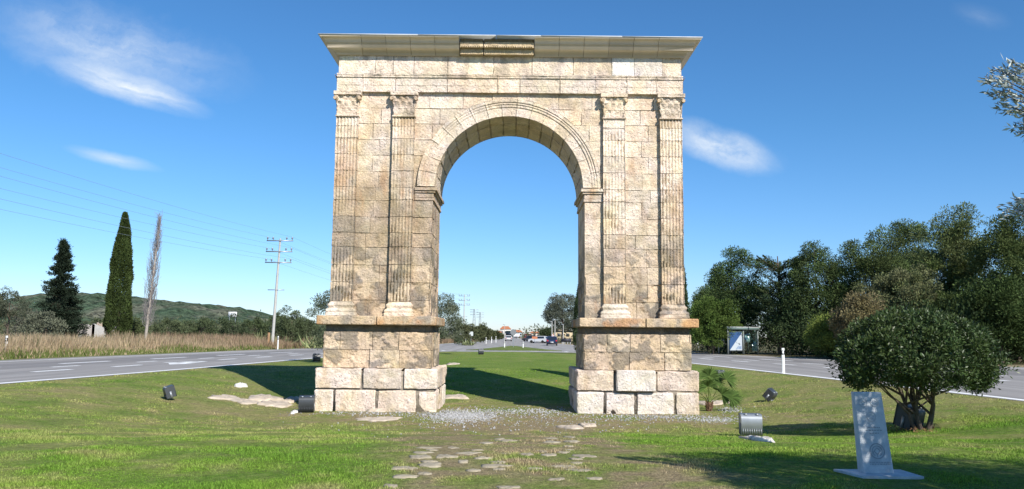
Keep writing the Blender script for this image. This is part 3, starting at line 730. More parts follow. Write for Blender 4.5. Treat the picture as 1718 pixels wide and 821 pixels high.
rx = v[..., 0]*np.cos(a)[:, None]-v[..., 1]*np.sin(a)[:, None]; ry = v[..., 0]*np.sin(a)[:, None]+v[..., 1]*np.cos(a)[:, None]; v[..., 0] = rx; v[..., 1] = ry
v += P[:, None, :]+np.array([0, 0, .006]); ofs = (np.arange(n)*6)[:, None, None]
ff = np.array([(0, 2, 4), (2, 1, 4), (1, 3, 4), (3, 0, 4), (2, 0, 5), (1, 2, 5), (3, 1, 5), (0, 3, 5)])
mb = MB(); mb.add(v.reshape(-1, 3), (ff[None]+ofs).reshape(-1, 3), np.repeat(rng.uniform(.20, .47, n)[:, None]*np.array([1, .99, .97]), 6, 0))
tag(mb.build('gravel', M_gravel), 'pale grey gravel scattered in front of the arch feet', 'gravel', kind='stuff')
# paving stones: rows counted from the camera outwards, (px, py, width px, height px)
rows = [('path row at the bottom edge', [(656, 816, 22, 5), (852, 819, 44, 6)]),
 ('second path row from below', [(680, 800, 38, 5), (936, 805, 26, 3), (999, 804, 30, 5)]),
 ('third path row from below', [(676, 786, 44, 7), (712, 795, 24, 4), (796, 790, 24, 4), (838, 788, 18, 4), (895, 787, 26, 4), (972, 790, 44, 4)]),
 ('fourth path row from below', [(724, 780, 44, 7), (720, 775, 26, 4), (777, 775, 18, 4), (832, 782, 46, 6), (836, 776, 22, 4), (946, 784, 56, 5), (968, 778, 18, 2)]),
 ('fifth path row from below', [(704, 767, 36, 8), (748, 766, 30, 7), (812, 769, 28, 4), (884, 763, 24, 4), (923, 764, 26, 5), (977, 766, 36, 7), (965, 771, 20, 2)]),
 ('sixth path row from below', [(708, 760, 34, 4), (786, 761, 40, 5), (848, 762, 14, 3), (910, 758, 18, 3), (946, 760, 20, 4), (956, 756, 16, 2)]),
 ('seventh path row from below', [(718, 752, 38, 3), (758, 752, 22, 3), (724, 756, 20, 2), (800, 756, 16, 2), (953, 749, 14, 2)]),
 ('path row nearest the arch', [(816, 744, 22, 3), (850, 740, 40, 3), (838, 737, 18, 2), (926, 742, 28, 4), (960, 741, 20, 3), (924, 736, 22, 2), (956, 734, 22, 3)])]
ordn = ['first', 'second', 'third', 'fourth', 'fifth', 'sixth', 'seventh', 'eighth']
def slab(name, px, py, wpx, hpx, hgt, col, label, cat, group=None, m=None, seed=0, sharp=.28, nseg=16):
    x, y, z = G(px, py); d = y+26; wx = wpx/F*d/2; x2, y2, _ = G(px, py-hpx/2.); x3, y3, _ = G(px, py+hpx/2.); wy = max((y2-y3)/2, .07); zf = 0
    rs = np.random.default_rng(seed+31); th = np.linspace(0, 2*math.pi, nseg, endpoint=False)
    rad = 1+sharp*(rs.random(nseg)-.5)+.12*np.sin(2*th+rs.random()*6)+.1*np.sin(3*th+rs.random()*6); V_ = []; mbx = MB(); rings = [(1.03, -.06), (1.0, hgt*.35), (.9, hgt*.9), (.6, hgt), (.3, hgt*1.02)]
    for (s_, h_) in rings:
        for k_ in range(nseg):
            xx = x+np.cos(th[k_])*wx*rad[k_]*s_; yy = y+np.sin(th[k_])*wy*rad[k_]*s_
            V_.append((xx-x, yy-y, gz(xx, yy)-z+h_+(rs.random()-.5)*hgt*(.35 if hgt < .03 else .8)*(s_ < 1)))
    V_.append((0, 0, hgt)); F_ = []
    for i in range(len(rings)-1):
        for j in range(nseg): F_.append((i*nseg+j, i*nseg+(j+1) % nseg, (i+1)*nseg+(j+1) % nseg, (i+1)*nseg+j))
    c = np.array(col)[None]*rs.uniform(.72, 1.15, (len(V_), 1)); mbx.add(V_, F_, c)
    b = (len(rings)-1)*nseg; mbx.add(V_, [(b+j, b+(j+1) % nseg, len(V_)-1) for j in range(nseg)], c)
    o = mbx.build(name, m or M_rock, smooth=False); o.location = (x, y, z); return tag(o, label, cat, group)
sd_ = 0
for rn, st in rows:
    st = sorted(st)
    for i, (px, py, w_, h_) in enumerate(st):
        sd_ += 1
        pos = 'leftmost' if i == 0 else ('rightmost' if i == len(st)-1 else ordn[i]+' from the left')
        if len(st) == 2: pos = ['left', 'right'][i]
        c = np.array([.34, .295, .215])*random.uniform(.88, 1.12)
        slab('paving_stone', px, py, w_*.95, h_*.75, .015, c, f'flat paving stone, {pos} in the {rn}', 'paving stone', 'flat stones of the old path in the lawn', seed=sd_, sharp=.75)
for (px, py, w_, h_, hg, lab) in ((378, 668, 40, 8, .05, 'long flat pinkish rock, leftmost by the left pier'), (408, 674, 42, 8, .05, 'low broken rock second from left beside the left pier'),
      (445, 671, 50, 10, .10, 'largest flat pinkish rock beside the left pier'), (462, 679, 50, 9, .07, 'tan flat rock in front of the largest one by the left pier'), (492, 672, 24, 10, .08, 'small tan rock touching the left pier foot'),
      (404, 648, 18, 5, .09, 'small white stone alone on the lawn left of the arch'), (637, 704, 62, 7, .04, 'thin flat pinkish rock on the grass before the left pier'),
      (630, 689, 36, 7, .09, 'rounded pink rock at the foot of the left pier'), (957, 718, 42, 5, .05, 'pale flat rock left of its pair before the right pier'), (984, 715, 24, 5, .06, 'small pale rock right of its pair before the right pier'),
      (765, 667, 40, 7, .06, 'tan rock beside the inner corner of the left pier'), (1198, 677, 60, 6, .06, 'flat tan rock behind the small palm'), (760, 611, 22, 2.5, .04, 'thin pale slab in the grass seen through the arch'), (497, 692, 9, 5, .06, 'small white stone beside the dark floodlight'),
      (1275, 740, 10, 6, .07, 'small white stone beside the silver floodlight'), (1262, 738, 18, 4, .05, 'low brown stone under the silver floodlight cable')):
    sd_ += 1
    slab('rock', px, py, w_, h_, hg, (.50, .42, .33) if 'white' not in lab else (.68, .66, .62), lab, 'rock', seed=sd_, sharp=.5, nseg=22)

# ------------------------------------------------------------------ floodlights
def floodlight(px, py, rz, rx, label, size=.46, m=None, zoff=0, body=None):
    x, y, z = G(px, py); root = empty('floodlight', (x, y, z+zoff), label, 'floodlight', 'floodlights aimed at the arch'); s = size/2
    col = body or (.05, .055, .06); Mx = TR(0, 0, .03+s*1.02, rz, rx)
    prof = [(-s*.8, -s), (s*.8, -s), (s*.8, s), (-s*.45, s), (-s*.68, s*.86), (-s*.8, s*.6)]
    mb = MB(); mb.prism(prof, 'x', -s, s, col, Mx); mb.build('housing', m or M_darkmetal, root, world=False)
    mb = MB()
    for k in np.linspace(-s*.86, s*.86, 9): mb.box(k-.006, k+.006, -s*.86, -s*.8, -s*.9, -s*.35, np.array(col)*.8, Mx)
    mb.build('cooling_fins', m or M_darkmetal, root, world=False)
    mb = MB(); mb.box(-s*1.04, s*1.04, s*.8, s*.9, -s*1.03, s*1.03, (.03, .03, .03), Mx); mb.build('front_frame', M_darkmetal, root, world=False)
    mb = MB(); mb.box(-s*.9, s*.9, s*.9, s*.92, -s*.9, s*.9, (.03, .03, .03), Mx); mb.build('lens', M_glassdark, root, world=False)
    for sx in (-.55, .55):
        mb = MB(); mb.box(sx*s*1.0-.03, sx*s+.03, -s*.62, -s*.30, s*.94, s*1.08, (.6, .6, .58), Mx); mb.build('clip', M_greymetal, root, world=False)
    mb = MB()
    for sx in (-1, 1):
        mb.box(sx*(s+.012)-.006, sx*(s+.012)+.006, -.03, .03, -s*1.0-.02, .02, (.5, .5, .5), Mx)
    mb.box(-s*.6, s*.6, -.06, .06, 0, .03, (.5, .5, .5), TR(0, 0, 0, rz)); mb.build('bracket', M_greymetal, root, world=False)
    return root
floodlight(1260, 732, R_(-8), 0, 'large silver grey floodlight standing right of the palm', .46, M_greymetal)
floodlight(514, 692, R_(10), R_(4), 'dark grey floodlight by the front corner of the left pier', .46)
floodlight(283, 671, R_(-55), R_(18), 'dark tilted floodlight far left on the lawn', .34, zoff=.04)
floodlight(1293, 673, R_(50), R_(38), 'black tilted floodlight on the lawn beneath the white marker post', .36)
floodlight(531, 607, R_(20), R_(-20), 'small grey floodlight behind the left pier', .42)
floodlight(807, 595, R_(10), R_(-10), 'tiny far floodlight on the grass seen through the arch', .42)
floodlight(1528, 720, R_(30), R_(15), 'dark floodlight half hidden beside the bush trunk', .5)
floodlight(1208, 638, R_(20), R_(0), 'small grey floodlight behind the small palm', .4)

# ------------------------------------------------------------------ stele
mm = bpy.data.materials.new('grey_veined_marble'); mm.use_nodes = True; t = NT(mm.node_tree)
pos = t.node('ShaderNodeNewGeometry').outputs['Position']
c1 = t.ramp(t.noise(pos, 9, 7, .7), [(.3, (.36, .40, .43)), (.55, (.50, .53, .55)), (.75, (.62, .64, .64))])
bs = t.node('ShaderNodeBsdfPrincipled', inp={'Base Color': c1, 'Roughness': .55})
bn = t.node('ShaderNodeBump', inp={'Height': t.noise(pos, 60, 3, .6), 'Strength': .3, 'Distance': .01}); t.l.new(bn.outputs[0], bs.inputs['Normal'])
t.node('ShaderNodeOutputMaterial', inp={0: bs.outputs[0]}); M_marble = mm
M_carve = mat('carved_recess', (.30, .33, .36), .8, 20, .2)
x, y, z = G(1468, 797); stele = empty('stone_stele', (x, y, z), 'grey leaning marble memorial pillar with carved round emblem near the bush', 'stele')
d = y+26; sc = d/F
hH = 133*sc; wb = 50*sc/2; wt = 46*sc/2; SM = TR(.01, 0, .0, R_(2))
mb = MB(); mb.prism([(-.30, -.30), (.44, -.32), (.42, .20), (-.44, .22)], 'z', 0, .035, (.5, .5, .5), SM); mb.build('base_slab', M_marble, stele, world=False)
mb = MB(); db, dt = .085, .045; sh = -.055
V_ = [(-wb, -db, .035), (wb, -db, .035), (wb, db, .035), (-wb, db, .035), (sh-wt, -dt+.06, hH), (sh+wt, -dt+.06, hH), (sh+wt, dt+.06, hH), (sh-wt, dt+.06, hH)]
mb.add(xf(SM, np.array(V_)), [(0, 1, 5, 4), (1, 2, 6, 5), (2, 3, 7, 6), (3, 0, 4, 7), (4, 5, 6, 7)])
so = mb.build('shaft', M_marble, stele, world=False); bv = so.modifiers.new('b', 'BEVEL'); bv.width = .008; bv.segments = 2
def facept(u, v, lift=.004):   # u,v in metres from face centre line / height
    tt = (v-.035)/(hH-.035); return np.array([sh*tt+u, (-db)+(-dt+.06+db)*tt-lift, v])
def ringmark(name, u, v, r0, r1, n=36):
    mb = MB(); th = np.linspace(0, 2*math.pi, n+1)[:-1]
    V_ = [facept(u+math.cos(a)*r, v+math.sin(a)*r, .005) for r in (r0, r1) for a in th]
    mb.add(xf(SM, np.array(V_)), [(i, (i+1) % n, n+(i+1) % n, n+i) for i in range(n)]); return mb
def polymark(mb, pts, wd):
    P_ = [facept(u, v, .006) for u, v in pts]
    for a, b in zip(P_[:-1], P_[1:]):
        dr = b-a; nn = np.array([-dr[2], 0, dr[0]]); nn = nn/np.linalg.norm(nn)*wd/2
        mb.add(xf(SM, np.array([a-nn, b-nn, b+nn, a+nn])), [(0, 1, 2, 3)])
ev = .30; eu = .015
mb = ringmark('e', eu, ev, .083, .097)
r_ = .062; 
th = np.linspace(R_(-60), R_(240), 26); polymark(mb, [(eu+math.cos(a)*r_, ev+math.sin(a)*r_) for a in th], .010)
q_ = .040; polymark(mb, [(eu-q_, ev), (eu, ev+q_), (eu+q_, ev), (eu, ev-q_), (eu-q_, ev)], .010)
polymark(mb, [(eu-q_, ev), (eu-q_*1.6, ev-.032)], .01); polymark(mb, [(eu, ev-q_), (eu-.005, ev-.07)], .01)
mb.build('carved_emblem', M_carve, stele, world=False)
mb = MB()
for (u, v, r) in ((-.08, hH-.13, .055), (.065, hH-.12, .055), (.0, hH-.30, .06)):
    m2 = ringmark('s', u, v, r*.86, r); mb.add(np.concatenate(m2.v), np.concatenate(m2.f[4]))
    polymark(mb, [(u-r*.5, v), (u, v+r*.5), (u+r*.5, v)], .007); polymark(mb, [(u-r*.4, v-r*.35), (u+r*.4, v-r*.35)], .007)
M_faint = mat('faint_engraving', (.40, .43, .45), .8, 20, .2)
mb.build('carved_seals', M_faint, stele, world=False)
mb = MB(); rs = np.random.default_rng(4)
for (v0, u0, u1) in ((hH-.43, -.07, .09), (hH-.465, -.09, .11), (hH-.5, -.05, .07), (.165, -.10, .17), (.143, -.10, .17)):
    u = u0
    while u < u1:
        l_ = rs.uniform(.012, .035); polymark(mb, [(u, v0), (min(u+l_, u1), v0)], .012); u += l_+.010
    mb.build('engraved_text', M_carve, stele, world=False); mb = MB()


# ------------------------------------------------------------------ marker posts, signs
mp = None
def marker_post(px, py, hpx, label, band=True):
    x, y, z = G(px, py); d = y+26; h = min(hpx/F*d, 1.35)
    root = empty('marker_post', (x, y, z), label, 'marker post', 'white roadside marker posts'); wd = .07
    mb = MB(); mb.prism([(-wd, -.05), (wd, -.05), (wd*.6, .06), (-wd*.6, .06)], 'z', 0, h*.74); mb.build('post', M_white, root, world=False)
    mb = MB(); mb.prism([(-wd-.003, -.053), (wd+.003, -.053), (wd*.6, .063), (-wd*.6, .063)], 'z', h*.74, h*.90); mb.build('black_band', M_black, root, world=False)
    mb = MB(); mb.prism([(-wd, -.05), (wd, -.05), (wd*.6, .06), (-wd*.6, .06)], 'z', h*.90, h); mb.build('post_top', M_white, root, world=False)
    mb = MB(); mb.box(-.04, .04, -.060, -.054, h*.77, h*.87); mb.build('reflector', M_white, root, world=False)
    return root
marker_post(9, 600, 36, 'white marker post with black band at the far left roadside')
marker_post(466, 586.5, 22, 'white marker post beside the utility pole')
marker_post(1314, 627, 42, 'large white marker post by the right road edge')
for (px, py, lab) in ((781, 579.5, 'marker post nearest the square sign seen through the arch'), (815.5, 577, 'marker post second in the far roadside row'), (824.6, 576, 'marker post third in the far roadside row'), (832, 575, 'farthest marker post of the far roadside row'),
    (846.4, 584, 'marker post at the left tip of the grass island'), (877.5, 584.5, 'marker post at the right tip of the grass island')):
    marker_post(px, py, 10.5, lab)
def sign(px, pyb, pyt, shape, wpx, hpx, col, label, cat, m=None, d=None, face_extra=None, back=True):
    if d is None: x, y, z = G(px, pyb)
    else: p = at(px, pyb, d); x, y, z = p[0], p[1], 0
    d = y+26; H_ = (pyb-pyt)/F*d + (0 if d is None else 0); root = empty('road_sign' if cat != 'bus stop sign' else 'bus_stop_sign', (x, y, z), label, cat)
    w_, h_ = wpx/F*d/2, hpx/F*d; mb = MB(); mb.tube([(0, .03, 0), (0, .03, H_-.02)], .04, 8); mb.build('post', M_greymetal, root, world=False)
    mb = MB()
    if shape == 'round':
        th = np.linspace(0, 2*math.pi, 25)[:-1]; mb.prism([(math.cos(a)*w_, H_-w_+math.sin(a)*w_) for a in th], 'y', -.03, 0, col)
    else:
        c = .05; mb.prism([(-w_+c, H_-h_), (w_-c, H_-h_), (w_, H_-h_+c), (w_, H_-c), (w_-c, H_), (-w_+c, H_), (-w_, H_-c), (-w_, H_-h_+c)], 'y', -.03, 0, col)
    mb.build('sign_plate', m or M_attr, root, world=False)
    if face_extra: face_extra(root, w_, h_, H_)
    return root
sign(790, 579, 557, 'rect', 7, 7, (.50, .53, .52), 'square grey sign back seen through the arch at left', 'sign')
sign(861, 583.5, 553, 'round', 10, 10, (.19, .20, .21), 'round grey sign back on a tall pole on the grass island', 'sign')
def rs_ex(root, w_, h_, H_):
    mb = MB(); th = np.linspace(0, 2*math.pi, 21)[:-1]; n = 20; V_ = [(math.cos(a)*r, -.036, H_-w_+math.sin(a)*r) for r in (w_*.72, w_*.98) for a in th]
    mb.add(V_, [(i, (i+1) % n, n+(i+1) % n, n+i) for i in range(n)], (.5, .03, .03)); mb.build('red_rim', M_attr, root, world=False)
    mb = MB(); mb.box(-w_*.1, w_*.1, -.036, -.032, H_-w_*1.5, H_-w_*.6, (.02, .02, .02)); mb.build('symbol', M_attr, root, world=False)
sign(927, 577, 561, 'round', 4.4, 4.4, (.75, .75, .75), 'round white sign behind the dark blue car', 'sign', face_extra=rs_ex)
sign(897, 576.5, 565, 'rect', 9, 4, (.45, .17, .08), 'wide rust red sign board on a post seen through the arch', 'sign')
def bs_ex(root, w_, h_, H_):
    mb = MB(); mb.box(-w_*.85, w_*.85, -.038, -.032, H_-h_*.93, H_-h_*.5, (.62, .06, .05)); mb.build('red_lettering_band', M_attr, root, world=False)
    mb = MB(); 
    for u in np.linspace(-.7, .5, 5): mb.box(u*w_, (u+.17)*w_, -.042, -.039, H_-h_*.82, H_-h_*.62, (.75, .75, .75))
    mb.build('letters', M_attr, root, world=False)
sign(1206, 588, 545.5, 'rect', 9, 11, (.70, .70, .70), 'tall bus stop sign with red and white panel beside the shelter', 'bus stop sign', face_extra=bs_ex)
def w_ex(root, w_, h_, H_):
    mb = MB(); mb.box(-w_*.9, w_*.9, -.038, -.032, H_-h_*.35, H_-h_*.06, (.6, .08, .05)); mb.build('red_header', M_attr, root, world=False)
sign(1172, 584, 569, 'rect', 5.5, 9, (.55, .55, .55), 'small low notice board with red header near the green bush', 'sign', face_extra=w_ex)

# ------------------------------------------------------------------ bus shelter
x, y, z = G(1247, 595.5); sh_ = empty('bus_shelter', (x, y, z), 'glass and metal bus shelter with a blue poster by the right road', 'bus shelter')
# local: length along X (to the right, receding), open side towards the road
SM = TR(0, 0, 0, R_(26)); Ls, Ds, Hs = 3.0, 1.5, 2.5
SMi = TR(0, 0, 0, R_(22))
mb = MB(); 
mb.box(-1.85, 1.85, -.15, 1.55, Hs, Hs+.10, (.40, .43, .43), SMi); mb.box(-1.9, 1.9, -.20, 1.6, Hs+.10, Hs+.16, (.5, .52, .52), SMi); mb.build('roof', M_attr, sh_, world=False)
mb = MB(); mb.box(-1.82, 1.82, -.19, -.15, Hs-.12, Hs+.12, (.12, .17, .16), SMi); mb.build('fascia', M_attr, sh_, world=False)
for (a, b) in ((-1.75, 0), (0.05, 0), (1.75, 0), (-1.75, 1.45), (1.75, 1.45)):
    mb = MB(); mb.box(a-.05, a+.05, b-.05, b+.05, 0, Hs, (.20, .23, .22), SMi); mb.build('post', M_attr, sh_, world=False)
mb = MB(); mb.box(-1.66, -.05, -.03, .05, .30, 2.25, (.05, .07, .08), SMi); pan = mb.build('poster_case', M_attr, sh_, world=False)
mb = MB(); Pq = xf(SMi, np.array([(-1.58, -.036, .42), (-.14, -.036, .42), (-.14, -.036, 2.15), (-1.58, -.036, 2.15)])); mb.add(Pq, [(0, 1, 2, 3)], (.03, .08, .20))
Pq = xf(SMi, np.array([(-1.58, -.039, .42), (-.14, -.039, .42), (-.14, -.039, 2.1)])); mb.add(Pq, [(0, 1, 2)], (.42, .47, .52))
for k in range(3): mb.box(-.85+k*.1, -.2, -.044, -.041, .55+k*.12, .60+k*.12, (.08, .2, .45), SMi)
po = mb.build('poster', M_attr, None); po.parent = pan
mb = MB(); mb.box(.12, 1.68, -.012, .012, .35, 2.3, (.8, .8, .8), SMi); mb.build('glass_pane', M_glass, sh_, world=False)
mb = MB(); mb.box(-1.68, 1.68, 1.44, 1.46, .35, 2.3, (.8, .8, .8), SMi); mb.build('glass_pane', M_glass, sh_, world=False)
mb = MB(); mb.box(1.74, 1.76, .06, 1.38, .35, 2.3, (.8, .8, .8), SMi); mb.build('glass_pane', M_glass, sh_, world=False)
mb = MB(); mb.box(-.8, 1.1, 1.0, 1.35, .45, .50, (.25, .25, .24), SMi)
for a in (-.6, .9): mb.box(a-.03, a+.03, 1.1, 1.25, 0, .45, (.2, .2, .2), SMi)
mb.build('bench', M_attr, sh_, world=False)
mb = MB(); mb.box(.45, .85, .02, .03, 1.2, 1.75, (.62, .64, .62), SMi); mb.box(.25, .5, .02, .03, 1.55, 1.85, (.5, .55, .55), SMi); mb.build('timetable', M_attr, sh_, world=False)

# ------------------------------------------------------------------ vegetation tools
def leaves(mb, P, D, length, width, col, flat=.0, r=rng):
    """diamond leaves at P pointing roughly along D"""
    n = len(P); D = D+r.normal(0, .45, (n, 3)); D /= np.linalg.norm(D, axis=1)[:, None]+1e-9
    S = np.cross(D, r.normal(0, 1, (n, 3))+np.array([0, 0, flat])); S /= np.linalg.norm(S, axis=1)[:, None]+1e-9
    L_ = (length*r.uniform(.6, 1.25, n))[:, None]; W_ = (width*r.uniform(.7, 1.2, n))[:, None]
    v = np.stack([P, P+D*L_*.5+S*W_*.5, P+D*L_, P+D*L_*.5-S*W_*.5], 1)
    mb.add(v.reshape(-1, 3), np.arange(n*4).reshape(-1, 4), np.repeat(col, 4, 0))
def crown(c, rad, nclump, cr, nper, L, W, col, var=.25, low=-.55, shell=.55, seed=0, tint=None, power=.5, droop=0., lumps=.3):
    r = np.random.default_rng(seed+1000); c = np.array(c, float); rad = np.array(rad, float)
    out = []
    while len(out) < nclump:
        v = r.normal(0, 1, 3); v /= np.linalg.norm(v)
        if v[2] < low: continue
        f = 1-lumps+2*lumps*vnoise(v[None]*1.9+seed*5.1, 3)[0]
        rr = (shell+(1-shell)*r.random()**power)*f
        out.append(c+v*rad*rr)
    out = np.array(out); mb = MB(); cen = np.repeat(out, nper, 0); v = r.normal(0, 1, cen.shape); v /= np.linalg.norm(v, axis=1)[:, None]
    crs = np.repeat(r.uniform(.6, 1.25, nclump)*cr, nper)
    P = cen+v*(crs*r.random(len(cen))**.4)[:, None]*np.array([1, 1, .75]); P[:, 2] -= droop*r.random(len(P))
    cc = np.array(col)[None]*np.repeat(r.uniform(1-var, 1+var, nclump), nper)[:, None]*r.uniform(.75, 1.3, len(P))[:, None]
    if tint is not None:
        k = np.repeat(r.random(nclump), nper)[:, None]; cc = cc*(1-k*.6)+np.array(tint)[None]*k*.6
    D = v+np.array([0, 0, .35]); leaves(mb, P, D, L, W, np.clip(cc, .005, .8), r=r)
    return mb, out
def trunk_mb(base, top, r0, r1, targets=(), wob=.1, seed=0, n=7, tr=.35):
    r = np.random.default_rng(seed+50); base = np.array(base, float); top = np.array(top, float); mb = MB()
    t_ = np.linspace(0, 1, 6)[:, None]; pts = base+(top-base)*t_; pts[1:-1, :2] += r.normal(0, wob, (4, 2)); mb.tube(pts, np.linspace(r0, r1, 6), n)
    for q in targets:
        k = r.integers(2, 6); a = pts[k]; mid = (a+q)/2+np.array([0, 0, -.05*np.linalg.norm(q-a)]); mb.tube([a, mid, q], [r1*.9+r0*.12, r1*.6, r1*.2], 5)
    return mb
def tree(name, base, H, W, label, cat, col, group=None, nclump=60, nper=220, L=.22, Wd=.09, cr=None, tint=None, seed=0, trunk=.35, m=None, bark=None, low=-.5, D=None, var=.25, shell=.5, lumps=.3, twigs=14):
    x, y, z = base; root = empty(name, (x, y, z), label, cat, group); rz = H*(1-trunk)/2; cz = H*trunk+rz
    cr = cr or W*.16
    mb, cl_ = crown((0, 0, cz), (W/2-cr*.5, (D or W)/2-cr*.5, rz-cr*.4), nclump, cr, nper, L, Wd, col, var, low, shell, seed, tint, lumps=lumps)
    mb.build('crown', m or M_leaf, root, world=False)
    tb = trunk_mb((0, 0, -.1), (0, 0, cz+rz*.3), max(.05, H*.022), max(.02, H*.007), cl_[:twigs], H*.012, seed)
    tb.build('trunk', bark or M_bark, root, world=False); return root

# round evergreen bush near the stele
x, y, z = G(1552, 722); d = y+26; k_ = d/F
root = empty('round_bush', (x, y, z), 'broad round dark green glossy bush on short trunks right of the stele', 'bush')
mbC = MB(); cc_ = ((1543-1552)*k_, .0, (722-607)*k_*.99)
for (nc, cr_, sh2, sd2) in ((430, .17, .80, 1), (120, .3, .35, 2)):
    m2, cl_ = crown(cc_, (126*k_, 120*k_, 74*k_), nc, cr_, 85, .095, .034, (.044, .076, .024), .3, -.62, sh2, sd2, (.075, .10, .03), lumps=.14)
    for v_, c_ in zip(m2.v, m2.c): mbC.add(v_, np.arange(len(v_)).reshape(-1, 4), c_)
mbC.build('crown', M_gloss, root, world=False)
for i, (a, b) in enumerate(((.12, 0), (-.12, .05), (-.27, .1))):
    mb = trunk_mb((a*.45, b, -.1), (a*1.9, b*1.5, 1.0), .075-.016*i, .03, cl_[i*10:i*10+9], .03, i); mb.build('trunk', M_bark, root, world=False)
mb = MB(); 
for _ in range(130):
    a, b = rng.normal(0, .28, 2); leaves(mb, np.array([[a, b-.05, .01]]), np.array([[1, .4, .1]]), .09, .05, np.array([[.22, .13, .07]]))
mb.build('fallen_leaves', M_leaf, root, world=False)

# small fan palm
x, y, z = G(1190, 690); d = y+26; k_ = d/F; root = empty('fan_palm', (x, y, z), 'small young fan palm with shaggy red brown trunk beside the right pier', 'palm')
mb = MB(); mb.tube([(0, 0, -.05), (.01, 0, .12), (0, 0, .30)], [.075, .085, .05], 10)
rs = np.random.default_rng(2)
for k in range(60):
    a = rs.uniform(0, 6.28); h = rs.uniform(0, .28); mb.tube([(math.cos(a)*.08, math.sin(a)*.08, h), (math.cos(a)*.14, math.sin(a)*.14, h+.09)], [.018, .005], 4)
mb.build('trunk', mat('palm_fibre', (.13, .075, .045), .9, 20, .4, .6, 30), root, world=False)
PS = 1.3
fr = [(-.5, .62, 0), (-.28, .92, .3), (-.02, 1.02, -.2), (.22, .82, .2), (.62, .92, 0), (.72, .42, -.2), (.38, .5, -.3), (-.38, .42, .4), (-.12, .72, -.4), (.1, .7, .5)]
for i, (fx, fz, fy) in enumerate(fr):
    mb = MB(); A0 = np.array([0, 0, .26]); B0 = np.array([fx*.8*PS*.9, fy*.8, fz*PS*.88]); mid = (A0+B0)/2+np.array([0, 0, .06]); mb.tube([A0, mid, B0], [.014, .011, .009], 5, (.16, .22, .06))
    dr = B0-mid; dr /= np.linalg.norm(dr); sdv = np.cross(dr, [0, -1, .2]); sdv /= np.linalg.norm(sdv)
    n = 34; P = []; 
    for a in np.linspace(-1.75, 1.75, n):
        dv = dr*math.cos(a)+sdv*math.sin(a)+np.array([0, rs.normal(0, .08), -.12]); l_ = .46*(1-.18*abs(a)/1.75)*rs.uniform(.9, 1.08)
        tip = B0+dv*l_+np.array([0, 0, -.05]); m_ = B0+dv*l_*.55; pw = np.cross(dv, [0, -1, 0]); pw = pw/(np.linalg.norm(pw)+1e-6)*.02
        mb.add([B0, m_-pw, tip, m_+pw], [(0, 1, 2, 3)], np.array([.085, .14, .035])*rs.uniform(.6, 1.4))
    mb.build('frond', M_leaf, root, world=False)

# foreground olive tree, mostly outside the frame: overhanging branches and the shade on the lawn
ox, oy = 6.5, -19.8
root = empty('olive_tree', (ox, oy, 0), 'silvery olive tree whose leafy branches hang in at the right edge', 'tree')
mbC = MB(); r = np.random.default_rng(77)
def add_crown(c, rad, nc, cr_, npr, sd2, low=-.8, sh2=.35):
    m2, c2 = crown(c, rad, nc, cr_, npr, .085, .026, (.20, .225, .17), .22, low, sh2, sd2, (.33, .35, .31), lumps=.3)
    for v_, c_ in zip(m2.v, m2.c): mbC.add(v_, np.arange(len(v_)).reshape(-1, 4), c_)
    return c2
c1 = add_crown((0.3, 0, 3.2), (2.1, 2.1, 1.5), 300, .32, 190, 1)
c2 = add_crown((2.4, -.6, 3.6), (2.6, 2.2, 1.6), 240, .38, 150, 2)
tg = []
for (px, py, dd_) in ((1652, 128, 7.2), (1664, 112, 7.2), (1674, 130, 7.1), (1690, 100, 7.1), (1662, 150, 7.2), (1684, 150, 7.3), (1700, 125, 7.2), (1676, 172, 7.2), (1694, 180, 7.2), (1708, 160, 7.3), (1700, 205, 7.2), (1712, 215, 7.2), (1716, 110, 7.2), (1716, 185, 7.3), (1730, 140, 7.3), (1730, 200, 7.3),
                    (1680, 345, 7.2), (1695, 332, 7.2), (1706, 345, 7.2), (1712, 325, 7.3), (1690, 356, 7.1), (1725, 340, 7.2), (1735, 350, 7.3)):
    p = at(px, py, dd_)-np.array([ox, oy, 0]); dr = (p-np.array([0, 0, 3.0])); dr /= np.linalg.norm(dr); n = 60 if py < 300 else 40
    t_ = r.random(n)[:, None]; P = p-dr*t_*.26+r.normal(0, .022, (n, 3))-np.array([0, 0, .05])*(1-t_); leaves(mbC, P, np.tile(dr, (n, 1))+r.normal(0, .5, (n, 3)), .075, .021, np.array([.34, .37, .34])[None]*r.uniform(.5, 1.7, (n, 1)), r=r); tg.append(p)
mbC.build('crown', M_olive, root, world=False)
tb = trunk_mb((0, 0, -.1), (-.2, 0, 2.6), .22, .09, list(c1[:30])+list(c2[:12]), .06, 3)
for p in tg:
    a = np.array([-.6, .1, 2.6 if p[2] > 3 else 2.0]); tb.tube([a, (a+p)/2+np.array([0, 0, .12]), p], [.03, .012, .003], 4)
tb.build('trunk', M_bark, root, world=False)

